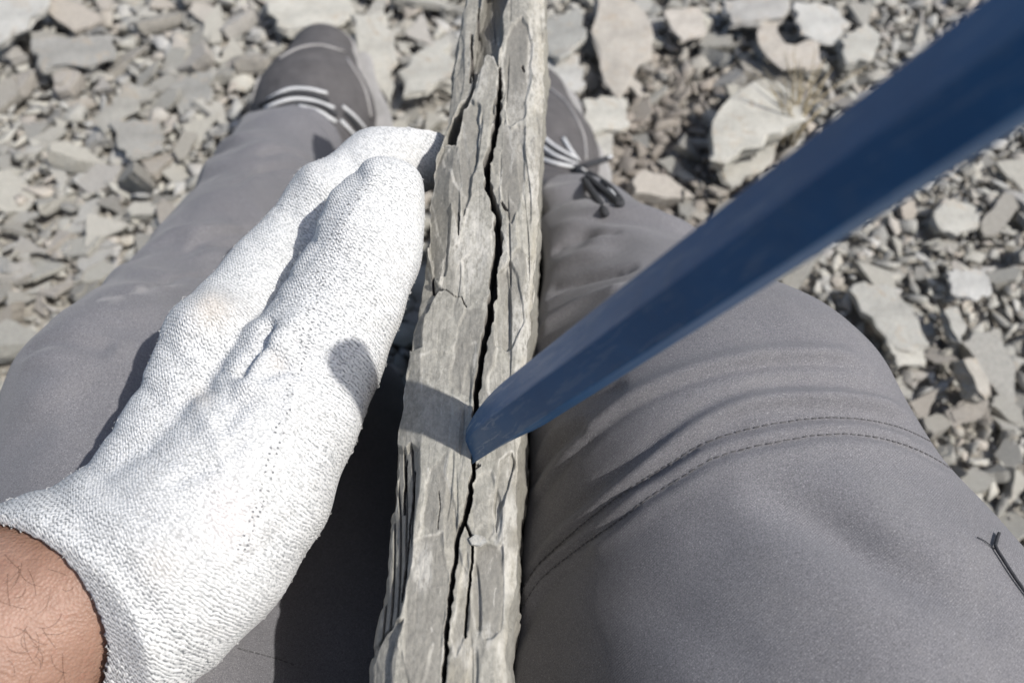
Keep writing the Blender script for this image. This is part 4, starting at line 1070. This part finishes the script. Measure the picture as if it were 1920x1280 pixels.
for pts, zt, lab, th, (rx_, ry_) in NAMED:
    q = [PZ(a, b, zt) for a, b in pts]; c = sum(q, Vector()) / len(q)
    loc = [(p.x - c.x, p.y - c.y) for p in q]
    area = sum(loc[i][0] * loc[(i + 1) % len(loc)][1] - loc[(i + 1) % len(loc)][0] * loc[i][1] for i in range(len(loc)))
    if area < 0: loc = loc[::-1]
    sz = max(max(abs(a), abs(b)) for a, b in loc) * 2
    v, f = plate(hash(lab) % 1 + len(lab) * 7, [(a / sz, b / sz) for a, b in loc], th / sz * .48, 2, 2.4, 0.0)
    o = mesh_obj('shale_piece', [(a * sz, b * sz, d_ * sz) for a, b, d_ in v], f, MAT_STONE, None, False)
    o.location = (c.x, c.y, zt - th / 2); o.rotation_euler = (math.radians(rx_), math.radians(ry_), 0)
    tag(o, lab, 'stone', 'shale pieces lying in the scree'); occ.append((c.x, c.y, sz * .40))

# where feet, block and seat stand, no chips poke through
def blocked(x_, y_, r_, z_=0):
    if Y_NEAR - .01 < y_ < Y_FAR + .01 and XL(y_) - r_ * .5 < x_ < XR(y_) + r_ * .5: return True
    for A, T_ in ((A_L, toeL), (A_R, toeR)):
        h_ = Vector((A.x, A.y - .055, 0)); f_ = Vector((T_.x - h_.x, T_.y - h_.y, 0)).normalized(); t_ = (Vector((x_, y_, 0)) - h_).dot(f_)
        if -.06 < t_ < .27 and abs((Vector((x_, y_, 0)) - h_).cross(f_).z) < .05 + r_ * .45: return True
    return False
rg = random.Random(77); cand = []
cell = {}
def free(x_, y_, r_, k):
    cx, cy = int(math.floor(x_ / .06)), int(math.floor(y_ / .06))
    for a in range(cx - 2, cx + 3):
        for b in range(cy - 2, cy + 3):
            for (p, q, s) in cell.get((a, b), ()):
                if (p - x_) ** 2 + (q - y_) ** 2 < ((s + r_) * k) ** 2: return False
    cell.setdefault((cx, cy), []).append((x_, y_, r_)); return True
for x_, y_, r_ in occ: cell.setdefault((int(math.floor(x_ / .06)), int(math.floor(y_ / .06))), []).append((x_, y_, r_))
def sizes_at(x_, y_):
    """left and far scree is coarse, the lower right is fine grit with chips"""
    c = .5 + .5 * math.tanh((-.02 - x_ + .12 * math.sin(y_ * 7)) * 5); return c
for lo_, hi_, tries, kk in ((.055, .082, 1800, .46), (.036, .055, 11000, .38), (.024, .036, 26000, .37), (.012, .024, 90000, .35)):
    for _ in range(tries):
        x_, y_ = rg.uniform(-1.5, 1.5), rg.uniform(-.7, 2.0); s = rg.uniform(lo_, hi_); c = sizes_at(x_, y_)
        if s > .045 and rg.random() > .38 + c * .6: continue
        if s > .03 and rg.random() > .80 + c * .2: continue
        if blocked(x_, y_, s * .5): continue
        if free(x_, y_, s * .5, kk): cand.append((x_, y_, s))
# keep the 270 that show largest as things of their own, the rest is scree
vis = []
for k, (x_, y_, s) in enumerate(cand):
    px, py, d = project(x_, y_, .02)
    if d < .1 or not (-30 < px < 1950 and -40 < py < 1310): vis.append((0, k)); continue
    r = ray(px, py).normalized(); o_ = Vector((x_, y_, .03)); dist = (o_ - C0).length; hid = False
    hit = tree.ray_cast(C0, (o_ - C0).normalized())
    if hit[0] is not None and hit[3] < dist - .01: hid = True
    hit = gtree.ray_cast(C0, (o_ - C0).normalized())
    if hit[0] is not None: hid = True
    qx = PZ(px, py, Z0)
    if Y_NEAR < qx.y < Y_FAR and XL(qx.y) < qx.x < XR(qx.y): hid = True
    vis.append((0 if hid else s / d, k))
vis.sort(reverse=True); own = {k for v_, k in vis[:265] if v_ > 0}
def tri(vf):
    v, f = vf; t = [(q[0], q[k], q[k + 1]) for q in f for k in range(1, len(q) - 1)]; return np.array([tuple(p) for p in v]), np.array(t)
class Bulk:
    def __init__(s): s.v, s.f, s.n = [], [], 0
    def add(s, vf, x_, y_, z_, sc, rot):
        v = vf[0] @ (np.array(rot).T * sc) + np.array([x_, y_, z_]); s.v.append(v); s.f.append(vf[1] + s.n); s.n += len(v)
def place_in(mb, vf, x_, y_, z_, s, rot):
    mb.add(vf, x_, y_, z_, s, rot)
from mathutils import Euler
GRIT = Bulk()
lod1 = [tri(plate(300 + k, thick=[.09, .14, .20, .30][k % 4], lod=1)) for k in range(24)]
gl_arr = lambda x_, y_: float(gh(np.array([x_]), np.array([y_]))[0])
for k, (x_, y_, s) in enumerate(cand):
    c = sizes_at(x_, y_); s *= 1.0 + .12 * c; tl = .30 + .12 * (1 - c)
    e = Euler((rg.gauss(0, tl), rg.gauss(0, tl), rg.gauss(.55, .8) if x_ < 0 else rg.uniform(0, 6.28)))
    z_ = gl_arr(x_, y_) + .006 + s * rg.uniform(.05, .24) + (.006 if s < .024 else 0) * rg.random()
    if k in own:
        pk = rg.randrange(16); o = bpy.data.objects.new('shale_piece', PROTO[pk]); S.collection.objects.link(o); o.location = (x_, y_, z_); o.rotation_euler = e
        o.scale = (s, s, s * rg.uniform(.8, 1.25))
        px, py, d = project(x_, y_, .02)
        sz_ = 'large' if s > .055 else 'medium' if s > .036 else 'small'
        th_ = ['thin flat', 'flat', 'thick', 'blocky'][pk % 4]
        zn = [(px < 330 and py < 180, 'in the upper left corner of the scree'), (px < 560 and py < 130, 'left of the left shoe toe'),
              (px < 330 and py < 400, 'at the left edge of the scree'), (px < 560 and py < 420, 'in the scree beside the left shin'), (px < 560, 'in the scree above the left knee'),
              (px < 700 and py < 100, 'beyond the toe of the left shoe'), (px < 960, 'between the left shoe and the slate block'),
              (px < 1240 and py < 200, 'beyond the right shoe'), (px < 1330 and py < 480, 'beside the right shoe laces'),
              (px < 1560 and py < 190, 'in the scree above the largest slab'), (px < 1480 and py < 480, 'in the dark hollow left of the chisel'),
              (py < 150, 'above the chisel at the top right'), (px < 1640 and py < 330, 'along the upper edge of the chisel'),
              (px > 1750 and py < 480, 'at the right edge just below the chisel'), (py < 520, 'along the lower edge of the chisel'),
              (px > 1780 and py < 700, 'at the right edge beside the bent right knee'), (py < 700, 'right of the top of the right knee'), (True, 'at the lower right beside the thigh')]
        zone = next(t for c_, t in zn if c_)
        lab = '%s %s angular shale piece %s' % (sz_, th_, zone); g = 'shale pieces ' + zone
        tag(o, lab, 'stone', g)
    else: place_in(GRIT, lod1[rg.randrange(24)], x_, y_, z_, s, e.to_matrix())
lod0 = [tri(plate(500 + k, thick=[.10, .16, .26][k % 3], lod=0)) for k in range(30)]
for _ in range(52000):
    if rg.random() < .72: x_, y_ = rg.uniform(-.75, .85), rg.uniform(-.05, 1.15)
    else: x_, y_ = rg.uniform(-1.5, 1.5), rg.uniform(-.7, 2.0)
    s = min(.019, .0040 + rg.expovariate(1 / .0046))
    if blocked(x_, y_, s): continue
    e = Euler((rg.gauss(0, .45), rg.gauss(0, .45), rg.uniform(0, 6.28)))
    place_in(GRIT, lod0[rg.randrange(30)], x_, y_, gl_arr(x_, y_) * 1 + rg.uniform(.0, .012), s, e.to_matrix())
gt = mesh_obj('gravel', np.concatenate(GRIT.v), np.concatenate(GRIT.f), MAT_GRAVEL, None, False); tag(gt, 'fine broken shale grit filling the ground between larger pieces', 'gravel', None, 'stuff')

# seat rock under the hips
v, f = plate(41, None, .34, 2); so_ = mesh_obj('boulder', [(a * .52, b * .46, c_ * .30) for a, b, c_ in v], f, MAT_STONE, None, False)
so_.location = (0, -.34, .035); tag(so_, 'low flat boulder the person sits on', 'boulder')
# dry grass wisp beside the largest slab
gm = MB(); rg = random.Random(3)
for k in range(26):
    b0 = PZ(1478 + rg.uniform(-14, 14), 262 + rg.uniform(-12, 12), .012); L_ = rg.uniform(.05, .10); an = rg.uniform(.3, 2.6); lean = rg.uniform(.3, .9)
    d_ = Vector((math.cos(an), math.sin(an), 0)); pts = [b0 + d_ * L_ * lean * t * t + Vector((0, 0, L_ * (t - .35 * t * t))) for t in (0, .25, .5, .75, 1)]
    gm.add(tube(pts, [.0010, .0009, .0008, .0006, .0003], 4))
tag(gm.build('dry_grass', MAT_GRASS), 'wisp of dry grass stalks beside the largest shale slab', 'grass tuft')
